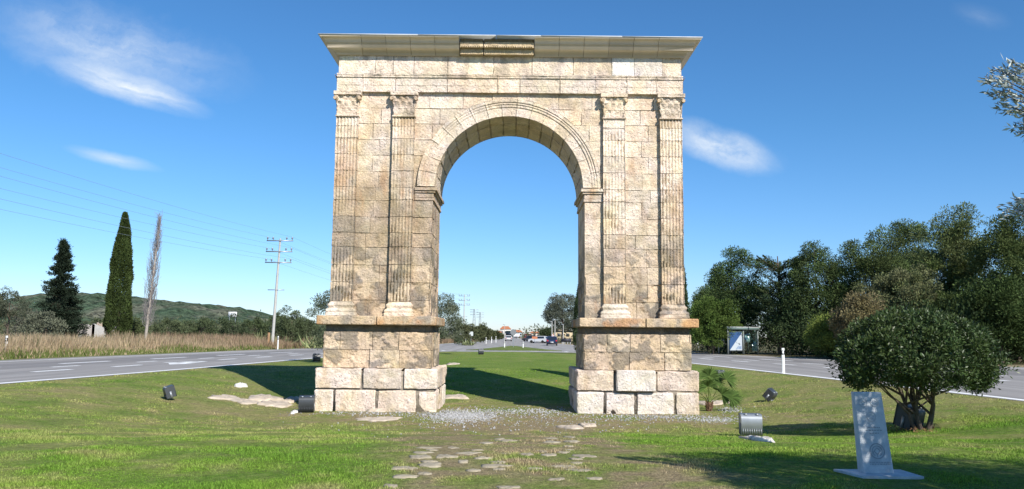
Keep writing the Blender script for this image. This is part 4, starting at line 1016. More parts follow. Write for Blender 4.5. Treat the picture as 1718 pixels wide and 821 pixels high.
# trees behind the right road
rt = [  # px, top py, d, crown width px, label, colour, tint, kind
 (1196, 503, 79, 92, 'bright green rounded bush left of the bus shelter', (.075, .125, .028), (.12, .16, .04), .02, 1.0),
 (1240, 432, 84, 112, 'dense dark pine behind the bus stop sign', (.035, .060, .028), (.07, .09, .035), .12, 1),
 (1187, 480, 92, 60, 'small dark pine left of the dense pine', (.040, .065, .028), (.07, .09, .035), .1, 1),
 (1372, 411, 78, 120, 'rounded dark pine right of the spreading cypress', (.035, .058, .027), (.07, .085, .035), .12, 1),
 (1466, 388, 76, 128, 'broad dark pine left of the tallest pine', (.035, .055, .025), (.08, .09, .04), .1, 1),
 (1536, 370, 80, 96, 'narrow upright pine second from the tallest', (.040, .062, .03), (.08, .09, .045), .1, 1),
 (1612, 341, 68, 118, 'tallest pine of the right hand trees', (.050, .072, .030), (.11, .12, .06), .15, 1),
 (1706, 352, 62, 130, 'dark pine at the right edge of the view', (.035, .052, .024), (.08, .10, .03), .08, 1),
 (1344, 492, 80, 130, 'grey green low tree right of the bus shelter', (.055, .080, .045), (.10, .12, .07), .03, 1),
 (1520, 452, 66, 150, 'thin twiggy grey green tree behind the round bush', (.065, .080, .045), (.13, .12, .075), .03, 1),
 (1600, 480, 64, 120, 'dark low tree behind the round bush crown', (.038, .060, .025), (.07, .09, .03), .03, 1),
 (1400, 530, 66, 90, 'low yellow green shrub under the pines', (.075, .105, .030), (.11, .13, .04), .02, 1),
 (1680, 470, 57, 120, 'dark broad shrub at the right edge under the pines', (.025, .042, .018), (.05, .07, .02), .02, 1),
 (1450, 500, 63, 100, 'brownish dry twiggy shrub between the pines', (.080, .075, .045), (.17, .13, .09), .02, 1)]
for i, (px, pt, d, wp, lab, col, tn, tr_, _) in enumerate(rt):
    col = tuple(np.array(col)*([.95, .95, .9] if i == 0 else [2.35, 2.2, 1.6]))
    x = xd(px, d); top = at(px, pt, d)[2]; W_ = wp/F*d; pine = 'pine' in lab
    tree('pine_tree' if pine else ('bush' if 'bush' in lab or 'shrub' in lab else 'evergreen_tree'), (x, d-26, 0), top*1.0, W_, lab, 'pine tree' if pine else ('bush' if 'bush' in lab or 'shrub' in lab else 'tree'), col, 'trees behind the right road',
         nclump=165 if pine else 130, nper=270, L=.20, Wd=.08, cr=.85 if pine else .65, tint=tn, seed=30+i, trunk=tr_, low=-.7, D=W_*.8, shell=.42, lumps=.42, var=.35)
# cypress-like tree with spreading horizontal branches
d = 80; x = xd(1308, d); root = empty('spreading_conifer', (x, d-26, 0), 'open conifer with spreading bare topped branches right of the shelter', 'tree', 'trees behind the right road')
H_ = at(1308, 425, d)[2]; mb = MB(); tb = MB(); tb.tube([(0, 0, 0), (.2, 0, H_*.5), (0, 0, H_*.97)], [.25, .16, .05], 7); r = np.random.default_rng(8)
for k in range(34):
    h = H_*(.35+.6*r.random()) if k > 6 else H_*.86; a = r.uniform(0, 6.28); l_ = 2.6*(1.15-h/H_*.35)
    if k <= 6: a = (0, math.pi, .2, 3.0, 1.2, 2.0, 5)[k]; l_ = (3.0, 3.4, 2.0, 1.9, 2, 2, 2)[k]
    e = np.array([math.cos(a)*l_, math.sin(a)*l_*.8, l_*(.36 if k > 6 else (.42, .2, .7, .75, .5, .5, .5)[k])]); b = np.array([0, 0, h-.4]); tb.tube([b, b+e*.5, b+e], [.07, .04, .015], 4)
    n = 260; t_ = r.random(n)**.8; P = b+e*t_[:, None]+r.normal(0, .22, (n, 3))*(1.15-t_)[:, None]; leaves(mb, P, np.tile(e/l_, (n, 1)), .22, .07, np.array([.055, .075, .030])[None]*r.uniform(.6, 1.5, (n, 1)), r=r)
m2, _ = crown((0, 0, H_*.42), (2.3, 2, H_*.36), 60, .5, 120, .22, .08, (.035, .055, .025), .3, -.8, .4, 3)
for v_, c_ in zip(m2.v, m2.c): mb.add(v_, np.arange(len(v_)).reshape(-1, 4), c_)
mb.build('crown', M_leaf, root, world=False); tb.build('trunk', M_bark, root, world=False)
# dark wood behind them all
mb = MB(); r = np.random.default_rng(12)
for k in range(760):
    px = r.uniform(1275, 1850) if k > 90 else r.uniform(1165, 1275); d = r.uniform(56, 96) if k > 90 else r.uniform(80, 100); x = max(xd(px, d), float(Ro(d))+3.2); h = r.uniform(.2, 3.4)
    n = 75; c = np.array([x, d-26, h]); v = r.normal(0, 1, (n, 3)); P = c+v*np.array([.8, .7, .65]); leaves(mb, P, v, .34, .14, np.array([.030, .048, .018])[None]*r.uniform(.5, 1.4, (n, 1)), r=r)
tag(mb.build('undergrowth', M_leaf), 'dark tangled undergrowth beneath the trees right of the road', 'undergrowth', kind='stuff')

# slim cypresses, mostly behind the right pier (their shadows cross the lawn)
def cypress(name, x, y, H_, W_, label, col, nl=9000, L=.2, Wd=.06, seed=0, group=None, flare=.8, mtl=None, z=0, jag=.2):
    root = empty(name, (x, y, z), label, 'cypress' if 'cypress' in label else 'tree', group); r = np.random.default_rng(seed); n = nl
    t_ = r.random(n)**.8; prof = np.interp(t_, [0, .04, .2, .5, .78, .92, 1], [.55, .82, 1, .80, .40, .12, .005])**flare*W_/2
    a = r.uniform(0, 6.28, n); lum = 1-jag*2*(vnoise(np.stack([np.cos(a)*2.2, np.sin(a)*2.2, t_*H_*.9], -1)+seed, 4)-.3)
    rr = prof*lum*(.72+.28*r.random(n)**.5); P = np.stack([np.cos(a)*rr, np.sin(a)*rr, .2+t_*(H_-.35)], -1); D = np.stack([np.cos(a)*.5, np.sin(a)*.5, np.ones(n)], -1)
    mb = MB(); tone_ = .6+.9*vnoise(P*np.array([2.5, 2.5, 1.2])+seed, 6); leaves(mb, P, D, L, Wd, np.array(col)[None]*(tone_*r.uniform(.7, 1.35, n))[:, None], r=r)
    mb.build('crown', mtl or M_leaf, root, world=False); tb = MB(); tb.tube([(0, 0, -.1), (0, 0, H_*.5), (0, 0, H_*.92)], [.12, .08, .02], 6); tb.build('trunk', M_bark, root, world=False); return root
cypress('cypress_tree', 5.1, 9.4, 6.3, 1.2, 'slim cypress hidden behind the right pier nearest the arch', (.04, .06, .025), 6000, group='cypresses behind the right pier', seed=3, z=gz(5.1, 9.4))
cypress('cypress_tree', xd(1143, 50), 24, 6.8, 1.1, 'slim cypress peeping out at the right edge of the right pier', (.045, .07, .03), 6000, group='cypresses behind the right pier', seed=4)
cypress('cypress_tree', 6.4, 49, 7, 1.4, 'slim cypress farthest behind the right pier', (.04, .06, .025), 6000, group='cypresses behind the right pier', seed=5)

# left: tall cypress, bushy conifer, bare poplar
d = 74; cypress('cypress_tree', xd(197, d), d-26, at(203, 356, d)[2], 42/F*d, 'tall dense columnar cypress left of the bare poplar', (.050, .072, .022), 42000, .22, .075, 9, flare=.62)
d = 76; x = xd(97, d); H_ = at(102, 402, d)[2]; root = empty('conifer_tree', (x, d-26, 0), 'dark cone shaped conifer with ragged branches at left', 'conifer')
mb = MB(); tb = MB(); r = np.random.default_rng(41); tb.tube([(0, 0, 0), (0, 0, H_*.95)], [.2, .03], 7)
for k in range(230):
    t_ = r.random()**1.1; h = H_*(.05+.93*t_); a = r.uniform(0, 6.28); l_ = np.interp(t_, [0, .12, .3, .6, 1], [2.3, 2.35, 2.0, 1.1, .12])*r.uniform(.65, 1.15)
    b = np.array([0, 0, h]); e = np.array([math.cos(a)*l_, math.sin(a)*l_, l_*r.uniform(-.15, .25)]); tb.tube([b, b+e*.9], [.03, .01], 3)
    n = 210; q = r.random(n)**.65; P = b+e*q[:, None]+r.normal(0, 1, (n, 3))*np.array([.17, .17, .13])*(1.2-.5*q)[:, None]; leaves(mb, P, np.tile(e/(l_+.1)+[0, 0, .2], (n, 1)), .20, .07, np.array([.024, .036, .022])[None]*r.uniform(.5, 1.9, (n, 1)), r=r)
mb.build('crown', M_leaf, root, world=False); tb.build('trunk', M_bark, root, world=False)
d = 73; x = xd(243, d); H_ = at(259, 362, d)[2]; root = empty('bare_poplar', (x, d-26, 0), 'leafless slender poplar right of the tall cypress', 'poplar')
r = np.random.default_rng(5); tb = MB(); lean = (259-243)/F*d*.9; cx = lambda h: lean*(h/H_)
tb.tube([(cx(h), 0, h) for h in np.linspace(-.1, H_*.98, 9)], np.linspace(.16, .02, 9), 7); tb.build('trunk', M_palebark, root, world=False); tb = MB()
for k in range(300):
    h = H_*(.16+.80*r.random()); a = r.uniform(0, 6.28); t_ = h/H_; l_ = np.interp(t_, [.16, .35, .7, 1], [1.2, 1.9, 1.6, .5])*r.uniform(.5, 1.05); w_ = np.interp(t_, [.16, .4, .8, 1], [.62, .66, .42, .1])*r.uniform(.3, 1.05)
    b = np.array([cx(h), 0, h]); e = np.array([math.cos(a)*w_, math.sin(a)*w_, l_]); m_ = b+e*np.array([.75, .75, .4]); tb.tube([b, m_, b+e], [.022, .015, .008], 3, caps=False)
    for _ in range(3):
        s0 = m_+(b+e-m_)*r.random(); tb.tube([s0, s0+np.array([r.normal(0, .16), r.normal(0, .16), r.uniform(.2, .6)])], [.010, .006], 3, caps=False)
tb.build('branches', mat('bare_twigs', (.24, .22, .215), .9), root, world=False)
# left and middle shrubs and trees: px, top, d, width px, label, colour
ls = [(12, 488, 92, 60, 'grey green pine at the far left edge', (.075, .085, .055), 'tree', .35), (70, 525, 70, 82, 'grey olive shrub in front of the conifer', (.115, .125, .085), 'shrub', .02),
 (40, 512, 104, 60, 'grey twiggy shrub left of the conifer', (.11, .11, .085), 'shrub', .05), (226, 532, 84, 46, 'low green shrub between cypress and poplar', (.075, .095, .04), 'shrub', .02), (285, 534, 88, 62, 'wide low green shrub right of the poplar', (.08, .10, .05), 'shrub', .02),
 (335, 532, 92, 60, 'low green shrub below the hill crest', (.065, .085, .04), 'shrub', .02), (388, 530, 96, 62, 'low dark shrub beneath the billboard', (.06, .08, .04), 'shrub', .02), (425, 535, 104, 46, 'small dark shrub left of the agaves', (.06, .08, .035), 'shrub', .02),
 (489, 516, 92, 52, 'leafy green tree right of the utility pole', (.075, .095, .045), 'tree', .08), (462, 528, 110, 46, 'low green tree behind the utility pole', (.06, .08, .035), 'tree', .05), (515, 534, 100, 44, 'low green shrub near the left pier', (.08, .10, .05), 'shrub', .02), (165, 536, 108, 60, 'distant shrub behind the ruined wall', (.07, .085, .04), 'shrub', .02)]
for i, (px, pt, d, wp, lab, col, kind, tr_) in enumerate(ls):
    tree('shrub' if kind == 'shrub' else 'olive_tree' if 'leafy' in lab else 'small_tree', (xd(px, d), d-26, 0), at(px, pt, d)[2], wp/F*d, lab, kind, col, 'shrubs and trees along the left road', nclump=46, nper=130, L=.22, Wd=.08, cr=.5, tint=np.array(col)*1.5, seed=80+i, trunk=tr_, low=-.8, lumps=.35)
tree('olive_tree', (-9.6, 21, 0), at(560, 478, 47)[2], 4.9, 'silvery olive tree half hidden behind the left pier', 'tree', (.085, .105, .060), None, 110, 130, .13, .045, .38, (.16, .18, .13), 120, .1, low=-.8)
tree('olive_tree', (-6.4, 44, 0), at(762, 488, 70)[2], 5.6, 'silver green olive tree seen through the arch at left', 'tree', (.085, .105, .060), None, 150, 130, .16, .055, .42, (.18, .19, .14), 121, .06, low=-.9)
tree('olive_tree', (xd(943, 190), 164, 0), at(943, 495, 190)[2], 66/F*190, 'large silvery tree seen through the arch at right', 'tree', (.085, .10, .065), None, 170, 120, .36, .14, .95, (.20, .21, .17), 122, .12, low=-.8)
tree('pine_tree', (xd(916, 180), 154, 0), at(916, 548, 180)[2], 24/F*180, 'low dark pine left of the large silvery tree', 'pine tree', (.05, .07, .03), None, 40, 90, .35, .14, .7, None, 123, .1, low=-.8)
for i, (px, pt, d, wp) in enumerate(((781, 541, 128, 30), (793, 545, 140, 26), (803, 547, 155, 24), (811, 546, 170, 20), (819, 549, 190, 18), (826, 553, 215, 16), (834, 557, 260, 16), (840, 561, 320, 12))):
    tree('hedge_tree', (xd(px, d)-.5, d-26, 0), at(px, pt, d)[2], wp/F*d, f'{ordn[i]} tree of the far roadside row, counted from the square sign', 'tree', (.070, .085, .04), 'row of trees beside the far left road', 34, 90, .0022*d, .0009*d, .45+d*.0015, (.12, .12, .06), 140+i, .04, low=-.8, twigs=4)
# scrub mass behind the left verge
mb = MB(); r = np.random.default_rng(21)
for k in range(1100):
    d = 95*math.exp(r.random()*1.9); px = r.uniform(-60, 600) if r.random() < .85 else r.uniform(900, 1160); x = xd(px, d)
    if (px < 700 and x > Lo(d)-5) or (px > 700 and x < Ro(d)+4): continue
    s_ = (.8+d*.006); n = 55; h = r.uniform(.5, 1.6)+d*.008*r.random()+(.01*max(0, 160-d) if r.random() < .3 else 0); v = r.normal(0, 1, (n, 3)); P = np.array([x, d-26, h*.7])+v*np.array([1.5, 1.2, .55])*s_; P[:, 2] = np.abs(P[:, 2])
    leaves(mb, P, v, .0030*d, .0014*d, (np.array([.070, .088, .045]) if r.random() < .6 else np.array([.11, .11, .065]))[None]*r.uniform(.6, 1.4, (n, 1))*r.uniform(.75, 1.2), r=r)
tag(mb.build('scrubland', M_leaf), 'far off green scrub massed below the hill', 'scrub', kind='stuff')
# dry grass
mb = MB(); r = np.random.default_rng(22); N = 95000; d = 38*np.exp(r.random(N)*1.35); off = 1.0+r.random(N)**1.1*15; x = Lo(d)-off; y = d-26
k = (d < 140); x, y, d, off = x[k], y[k], d[k], off[k]
P = np.stack([x*.25, y*.25, x*0], -1); nn = fbm(P, 3, 5); hh = np.clip(.25+(off-1.3)*.45, .12, 1.22)*r.uniform(.5, 1.15, len(x))*(.35+1.25*nn)
col = lerp(np.array([.46, .36, .23]), np.array([.30, .21, .14]), np.clip(sst(60, 85, d)*.6+.8*(nn-.4), 0, 1)); gl = (off < 2.2)&(r.random(len(x)) < .75); col[gl] = np.array([.15, .19, .05]); col[r.random(len(x)) < .08] = np.array([.14, .16, .06])
blades(mb, x, y, 0*x, hh, .06+.0006*d, col*r.uniform(.7, 1.3, len(x))[:, None], .55, r)
tag(mb.build('dry_grass', M_dry), 'tall straw coloured dry grass along the left road', 'dry grass', kind='stuff')
mb = MB(); N = 9000; d = r.uniform(84, 210, N); x = Lo(d)-.8-r.random(N)*4; blades(mb, x, d-26, 0*x, r.uniform(.3, 1.0, N), .11, np.array([.27, .19, .12])[None]*r.uniform(.7, 1.3, (N, 1)), .5, r)
tag(mb.build('verge_grass', M_dry), 'brown verge grass beside the far road', 'grass', kind='stuff')
# agaves
for i, (px, py, sc_, d, lab) in enumerate(((447, 559, 1.0, 90, 'large pale yellow green agave clump left of the utility pole'), (468, 560, .75, 92, 'smaller agave clump at the utility pole'), (528, 561, .8, 88, 'agave clump in the dry grass near the left pier'), (787, 575, .45, 124, 'small agave below the square sign seen through the arch'))):
    x = xd(px, d); root = tag(bpy.data.objects.new('agave', None), lab, 'agave', 'agaves along the left verge'); C.objects.link(root); root.location = (x, d-26, 0); mb = MB(); r = np.random.default_rng(i+60)
    for k in range(60):
        a = r.uniform(0, 6.28); el = r.uniform(.35, 1.4); l_ = sc_*r.uniform(1.4, 2.6); b = np.array([r.normal(0, .9*sc_), r.normal(0, .5), 0]); dr = np.array([math.cos(a)*math.cos(el), math.sin(a)*math.cos(el), math.sin(el)]); sdv = np.cross(dr, r.normal(0, 1, 3)); sdv /= np.linalg.norm(sdv)
        m_ = b+dr*l_*.4; mb.add([b, m_+sdv*.10, b+dr*l_, m_-sdv*.10], [(0, 1, 2, 3)], np.array([.25, .28, .13])*r.uniform(.6, 1.4))
    mb.build('leaves', M_leaf, root, world=False)

# ------------------------------------------------------------------ utility poles, wires, pylons
armz = [11.75, 10.55, 9.35]
def pole(name, x, y, H_, label, arms=armz, lean=0):
    root = empty(name, (x, y, 0), label, 'utility pole', 'concrete utility poles'); ln = lambda h: lean*h
    mb = MB(); mb.tube([(0, 0, -.2), (ln(H_*.5), 0, H_*.5), (ln(H_), 0, H_)], [.17, .14, .09], 10); mb.build('post', M_concrete, root, world=False)
    for z in arms:
        mb = MB(); mb.box(ln(z)-1.45, ln(z)+1.45, -.14, -.04, z-.06, z+.05); ar = mb.build('crossarm', M_greymetal, root, world=False)
        for u in (-1.35, -.75, .75, 1.35):
            mb = MB(); mb.tube([(ln(z)+u, -.09, z+.05), (ln(z)+u, -.09, z+.2), (ln(z)+u, -.09, z+.24), (ln(z)+u, -.09, z+.42)], [.03, .05, .11, .06], 6); o = mb.build('insulator', M_greymetal, None); o.parent = ar
    mb = MB(); mb.box(ln(6)-.9, ln(6)+.9, -.13, -.05, 6.3, 6.38); mb.build('lower_bracket', M_greymetal, root, world=False)
    return root
px0 = xd(457, 88); pole('utility_pole', px0, 62, 12.0, 'tall grey utility pole with three crossarms left of the arch', lean=.035)
mb = MB(); mb.tube([(px0-.35, 61.7, 0), (px0-.30, 61.7, 1.7)], .14, 8); tag(mb.build('timber_stub', mat('old_timber', (.33, .20, .11), .9, 5, .3)), 'short brown timber stub at the foot of the utility pole', 'post')
pole('utility_pole', xd(778, 212), 186, 12.2, 'far utility pole rising above the tree seen through the arch')
def wire(a, b, sag, lab):
    a = np.array(a); b = np.array(b); t_ = np.linspace(0, 1, 26)[:, None]; p = a+(b-a)*t_; p[:, 2] -= sag*4*t_[:, 0]*(1-t_[:, 0]); return p
names = ['top', 'middle', 'lowest']
wires = {}
for k, z in enumerate(armz):
    for u, sn in ((-1.35, 'outer'), (1.35, 'inner')):
        a = (px0+.035*z+u, 62-.09, z+.42); b = (-32+u, -32, z+.2); c = (xd(778, 212)+u, 186-.09, z+.4)
        mb = MB(); mb.tube(wire(a, b, 1.0, ''), .008, 4, caps=False); tag(mb.build('power_cable', M_wire), f'{names[k]} {sn} overhead cable left of the utility pole crossing the sky', 'cable', 'overhead cables')
        mb = MB(); mb.tube(wire(a, c, 1.6, ''), .009, 4, caps=False); tag(mb.build('power_cable', M_wire), f'{names[k]} {sn} overhead cable right of the utility pole towards the arch', 'cable', 'overhead cables')
def pylon(px, pt, d, lab):
    x = xd(px, d); H_ = at(px, pt, d)[2]; root = empty('lattice_pylon', (x, d-26, 0), lab, 'pylon', 'lattice pylons'); mb = MB(); w0 = H_*.07
    for sx in (-1, 1):
        for sy in (-1, 1): mb.tube([(sx*w0, sy*w0, 0), (sx*w0*.25, sy*w0*.25, H_)], .13, 4)
    for k in range(9):
        z0, z1 = H_*k/9, H_*(k+1)/9; wa, wb_ = w0*(1-.75*k/9), w0*(1-.75*(k+1)/9)
        for sx in (-1, 1): mb.tube([(sx*wa, -wa, z0), (-sx*wb_, -wb_, z1)], .07, 3)
    mb.build('lattice_tower', M_greymetal, root, world=False)
    for h in (.80, .9, .98):
        mb = MB(); mb.box(-H_*.15, H_*.15, -.1, .1, H_*h-.12, H_*h+.12); mb.build('crossarm', M_greymetal, root, world=False)
pylon(795, 519, 560, 'slim lattice pylon left of the wider one on the skyline'); pylon(805, 524, 640, 'wider lattice pylon on the skyline above the far trees')
# lamp / thin masts on the far right
for (px, pb, pt, d, lab) in ((926, 575, 540, 150, 'left of two pale poles behind the dark blue car'), (931, 576, 537, 146, 'right of two pale poles behind the dark blue car'), (945, 575, 545, 160, 'thin pole under the large silvery tree'), (846.5, 575, 545, 230, 'thin mast beside the dark coach')):
    x = xd(px, d); H_ = at(px, pt, d)[2]; root = empty('street_pole', (x, d-26, 0), lab, 'pole', 'thin poles along the far road'); mb = MB(); mb.tube([(0, 0, 0), (0, 0, H_)], [.11, .07], 6); mb.build('post', M_concrete, root, world=False)
    mb = MB(); mb.box(-.5, .1, -.08, .08, H_, H_+.10); mb.build('pole_arm', M_greymetal, root, world=False)
# billboard on the hill foot
d = 420; x = xd(388.5, d); root = empty('billboard', (x, d-26, 0), 'white billboard standing in the scrub below the hill', 'billboard'); zt = at(388, 523.5, d)[2]; zb = at(388, 532, d)[2]; wB = 7/F*d
mb = MB(); mb.box(-wB, wB, -.15, .15, zb, zt, (.68, .70, .72)); pn = mb.build('panel', M_attr, root, world=False)
mb = MB()
for k in range(2):
    for u in np.linspace(-.8, .62, 6): mb.box(u*wB, (u+.16)*wB, -.19, -.16, zb+(zt-zb)*(.25+.35*k), zb+(zt-zb)*(.35+.35*k), (.55, .57, .60))
o = mb.build('lettering', M_attr, None); o.parent = pn
for sx in (-.7, .7): mb = MB(); mb.tube([(sx*wB, 0, 0), (sx*wB, 0, zb)], .15, 6); mb.build('leg', M_greymetal, root, world=False)
# ruined walls
for (a, b, pt, d, lab) in ((129, 158, 542.5, 86, 'small ruined white walled hut right of the conifer'), (161, 175, 540, 88, 'broken brown masonry wall left of the tall cypress')):
    x0, x1 = xd(a, d), xd(b, d); h = at(a, pt, d)[2]; root = empty('ruined_hut' if d == 86 else 'ruined_wall', ((x0+x1)/2, d-26, 0), lab, 'ruin'); w2 = (x1-x0)/2; cw = (.42, .33, .26) if d == 88 else (.40, .36, .33)
    mb = MB(); xs = np.linspace(-w2, w2, 9); hh = h*(1-.12*np.random.default_rng(d).random(9)); poly = [(-w2, 0), (w2, 0)]+[(xs[i], hh[i]) for i in range(8, -1, -1)]; mb.prism(poly, 'y', 0, .4, cw); mb.build('front_wall', M_rock, root, world=False)
    mb = MB(); mb.prism([(0, 0), (2.5, 0), (2.5, h*.8), (0, h*.97)], 'x', w2-.3, w2+.02, (.66, .62, .56)); mb.build('side_wall', M_rock, root, world=False)
    if d == 86: mb = MB(); mb.box(-w2*.4, w2*.1, -.02, .1, h*.2, h*.75, (.05, .045, .04)); mb.build('door_opening', M_attr, root, world=False)

# ------------------------------------------------------------------ vehicles and far buildings
def car(x, y, rz, col, label, Lc=4.0, Wc=1.72, Hc=1.5, cat='car'):
    root = empty('hatchback_car' if cat == 'car' else 'van', (x, y, .01), label, cat, 'vehicles on the far road'); M0 = TR(0, 0, 0, rz)
    if cat == 'car': pr = [(-.5, .22), (-.5, .55), (-.485, .62), (-.44, .97), (-.34, 1.0), (.05, 1.0), (.22, .66), (.45, .56), (.5, .42), (.5, .2)]
    else: pr = [(-.5, .15), (-.5, .95), (-.48, 1.0), (.2, 1.0), (.3, .92), (.38, .6), (.48, .5), (.5, .4), (.5, .15)]
    pr = [(a*Lc, b*Hc) for a, b in pr]; n = len(pr); V_ = []
    for sx in (-1, 1):
        for (a, b) in pr: V_.append((sx*Wc/2*(1-.16*max(0, (b/Hc-.6))/.4), a, b))
        V_.append((sx*Wc/2*.97, 0, .45*Hc))
    mb = MB(); V_ = xf(M0, np.array(V_)); mb.add(V_, [(i, (i+1) % n, n+1+(i+1) % n, n+1+i) for i in range(n)], col); mb.add(V_, [(i, (i+1) % n, n) for i in range(n)]+[(n+1+i, n+1+(i+1) % n, 2*n+1) for i in range(n)], col)
    mb.build('body', M_car, root, world=False)
    mb = MB(); a0, z0, a1, z1 = pr[2][0], pr[2][1], pr[3][0], pr[3][1]
    w_ = Wc*.42; mb.add(xf(M0, np.array([(-w_, a0-.012, z0+.03), (w_, a0-.012, z0+.03), (w_*.92, a1-.03, z1-.08), (-w_*.92, a1-.03, z1-.08)])), [(0, 1, 2, 3)]); mb.build('rear_window', M_glassdark, root, world=False)
    for sx in (-1, 1):
        mb = MB(); zz0, zz1 = Hc*.66, Hc*.93; mb.add(xf(M0, np.array([(sx*(Wc/2*.985), -Lc*.40, zz0), (sx*(Wc/2*.985), Lc*.17, zz0), (sx*(Wc/2*.89), Lc*.06, zz1), (sx*(Wc/2*.89), -Lc*.38, zz1)])), [(0, 1, 2, 3)]); mb.build('side_window', M_glassdark, root, world=False)
        mb = MB(); mb.box(sx*Wc*.40-.13, sx*Wc*.40+.13, -Lc*.5-.015, -Lc*.5+.02, Hc*.45, Hc*.60, (.45, .02, .02), M0); mb.build('tail_light', M_attr, root, world=False)
        for ay in (-.31, .31):
            mb = MB(); p = xf(M0, np.array([(sx*(Wc/2-.2), ay*Lc, .31), (sx*(Wc/2+.01), ay*Lc, .31)])); mb.tube(p, .31, 14); wh = mb.build('wheel', M_tyre, root, world=False)
    mb = MB(); mb.box(-.26, .26, -Lc*.5-.02, -Lc*.5, Hc*.33, Hc*.42, (.7, .7, .7), M0); mb.build('number_plate', M_attr, root, world=False)
    mb = MB(); mb.box(-Wc*.47, Wc*.47, -Lc*.5-.03, -Lc*.5+.05, Hc*.14, Hc*.27, (.03, .03, .03), M0); mb.build('bumper', M_attr, root, world=False)
    return root
car(xd(926, 132), 106, R_(-3), (.018, .03, .075), 'dark blue hatchback driving away right of the arch opening', Wc=1.75, Hc=1.5)
car(xd(853, 215), 189, R_(2), (.55, .56, .57), 'white car with red lights in front of the dark coach', Wc=1.7)
car(xd(903, 172), 146, R_(70), (.52, .53, .54), 'silver car parked sideways left of the dark blue hatchback')
car(xd(910, 190), 164, R_(80), (.62, .60, .56), 'white car parked behind the silver one')
car(xd(889, 215), 189, R_(60), (.05, .05, .06), 'black car parked below the rust red sign')
car(xd(864, 400), 374, 0, (.7, .7, .7), 'left of two white vans far down the road', 5, 1.9, 2.2, 'van'); car(xd(869, 410), 384, 0, (.7, .7, .7), 'right of two white vans far down the road', 5, 1.9, 2.2, 'van')
# coach
d = 300; x = xd(854, d); root = empty('coach', (x, d-26, .01), 'dark coach coming along the far road under the arch', 'coach'); W2 = 1.25
mb = MB(); mb.prism([(-W2, .45), (W2, .45), (W2, 2.9), (W2-.15, 3.2), (-W2+.15, 3.2), (-W2, 2.9)], 'y', 0, 10, (.02, .035, .035)); mb.build('body', M_car, root, world=False)
mb = MB(); mb.box(-W2*.9, W2*.9, -.03, -.005, 1.3, 2.6); mb.build('windscreen', M_glassdark, root, world=False)
for sx in (-1, 1):
    mb = MB(); mb.box(sx*.95-.15, sx*.95+.15, -.04, 0, .7, .95, (.7, .7, .65)); mb.build('headlight', M_attr, root, world=False)
    for yy in (2, 8): mb = MB(); mb.tube([(sx*(W2-.3), yy, .5), (sx*(W2+.01), yy, .5)], .5, 12); mb.build('wheel', M_tyre, root, world=False)
mb = MB(); mb.box(-W2, W2, -.06, 0, .4, .62, (.6, .6, .6)); mb.build('bumper', M_attr, root, world=False)
def house(x, y, W_, D_, H_, roofh, wall, roof, label, over=.5):
    root = empty('house', (x, y, 0), label, 'house', 'low buildings down the far road'); mb = MB(); mb.box(-W_/2, W_/2, 0, D_, 0, H_, wall); wl = mb.build('wall', M_rock, root, world=False)
    mb = MB(); mb.prism([(-W_/2-over, H_+.01), (W_/2+over, H_+.01), (W_/2*.55, H_+roofh), (-W_/2*.55, H_+roofh)], 'y', -over, D_+over, roof); mb.build('roof', M_rock, root, world=False)
    for k, u in enumerate(np.linspace(-.32, .32, 3)):
        mb = MB(); mb.box(u*W_-.5, u*W_+.5, -.03, .03, H_*.45, H_*.75, (.05, .06, .08)); mb.build('window', M_attr, root, world=False)
TIL = (.42, .17, .09)
house(xd(848, 620), 594, 8, 8, 6.0, 2.2, (.6, .57, .52), TIL, 'white house with tiled roof behind the coach')
house(xd(868, 560), 534, 15*560/F*1.05, 10, 3.5, 1.6, (.36, .42, .47), TIL, 'low pale blue grey building with orange tiled roof')
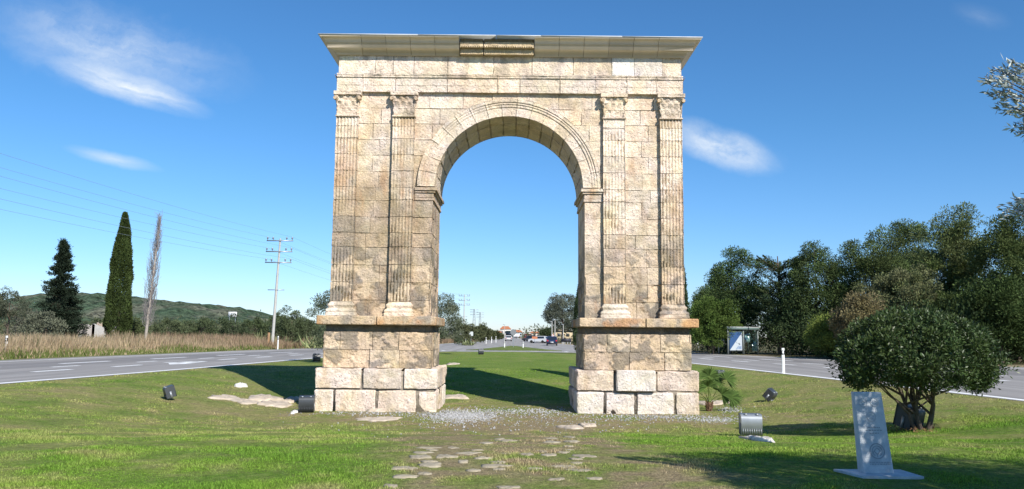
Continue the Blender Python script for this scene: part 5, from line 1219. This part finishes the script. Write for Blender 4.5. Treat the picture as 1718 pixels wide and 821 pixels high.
house(xd(885, 340), 314, 2.6, 4, 2.2, .4, (.55, .12, .08), (.6, .57, .55), 'small red and white kiosk by the far road')
house(xd(897, 500), 474, 7, 6, 2.8, 1.0, (.62, .55, .48), TIL, 'far low cream house behind the rust red sign')
house(xd(836, 420), 394, 3.4, 6, 2.8, .9, (.6, .6, .58), TIL, 'small white house left of the coach')
house(xd(938, 240), 214, 8, 8, 3.0, .5, (.50, .40, .26), (.3, .25, .18), 'ochre walled building beneath the large silvery tree')
# distant palm
d = 330; root = empty('palm_tree', (xd(884.5, d), d-26, 0), 'far palm tree on the skyline left of the rust red sign', 'palm'); H_ = at(884, 560, d)[2]; mb = MB(); mb.tube([(0, 0, 0), (0, 0, H_)], [.35, .25], 6); mb.build('trunk', M_bark, root, world=False)
for k in range(18):
    mb = MB(); a = k*.7; l_ = 1.6; e = .7-.11*(k % 9); m_ = np.array([math.cos(a)*l_*.5, math.sin(a)*l_*.5, l_*.5*e+.2+H_]); tp = np.array([math.cos(a)*l_, math.sin(a)*l_, H_+l_*(e-.35)]); sdv = np.array([-math.sin(a), math.cos(a), 0])*.25
    mb.add([(0, 0, H_), m_+sdv, tp, m_-sdv], [(0, 1, 2, 3)], (.06, .08, .03)); mb.build('frond', M_leaf, root, world=False)
# dark railing with white posts under the silvery tree
d = 140; root = empty('roadside_railing', (xd(950, d), d-26, 0), 'dark roadside railing with pale posts right of the blue hatchback', 'railing')
for u in (-.7, -.25, .25, .7): mb = MB(); mb.box(u-.05, u+.05, -.05, .05, 0, .75, (.5, .5, .5)); mb.build('post', M_attr, root, world=False)
mb = MB(); mb.box(-.85, .85, -.1, .05, .55, 1.15, (.03, .03, .04)); mb.build('panel', M_attr, root, world=False)
# floodlight cable
x, y, z = G(1268, 727); mb = MB(); mb.tube([(x-.15, y, z+.10), (x+.05, y-.02, z+.13), (x+.22, y-.05, z+.10), (x+.3, y-.05, z)], .008, 5); tag(mb.build('green_cable', mat('green_cable', (.05, .25, .12), .5)), 'thin green cable hooked beside the silver floodlight', 'cable')
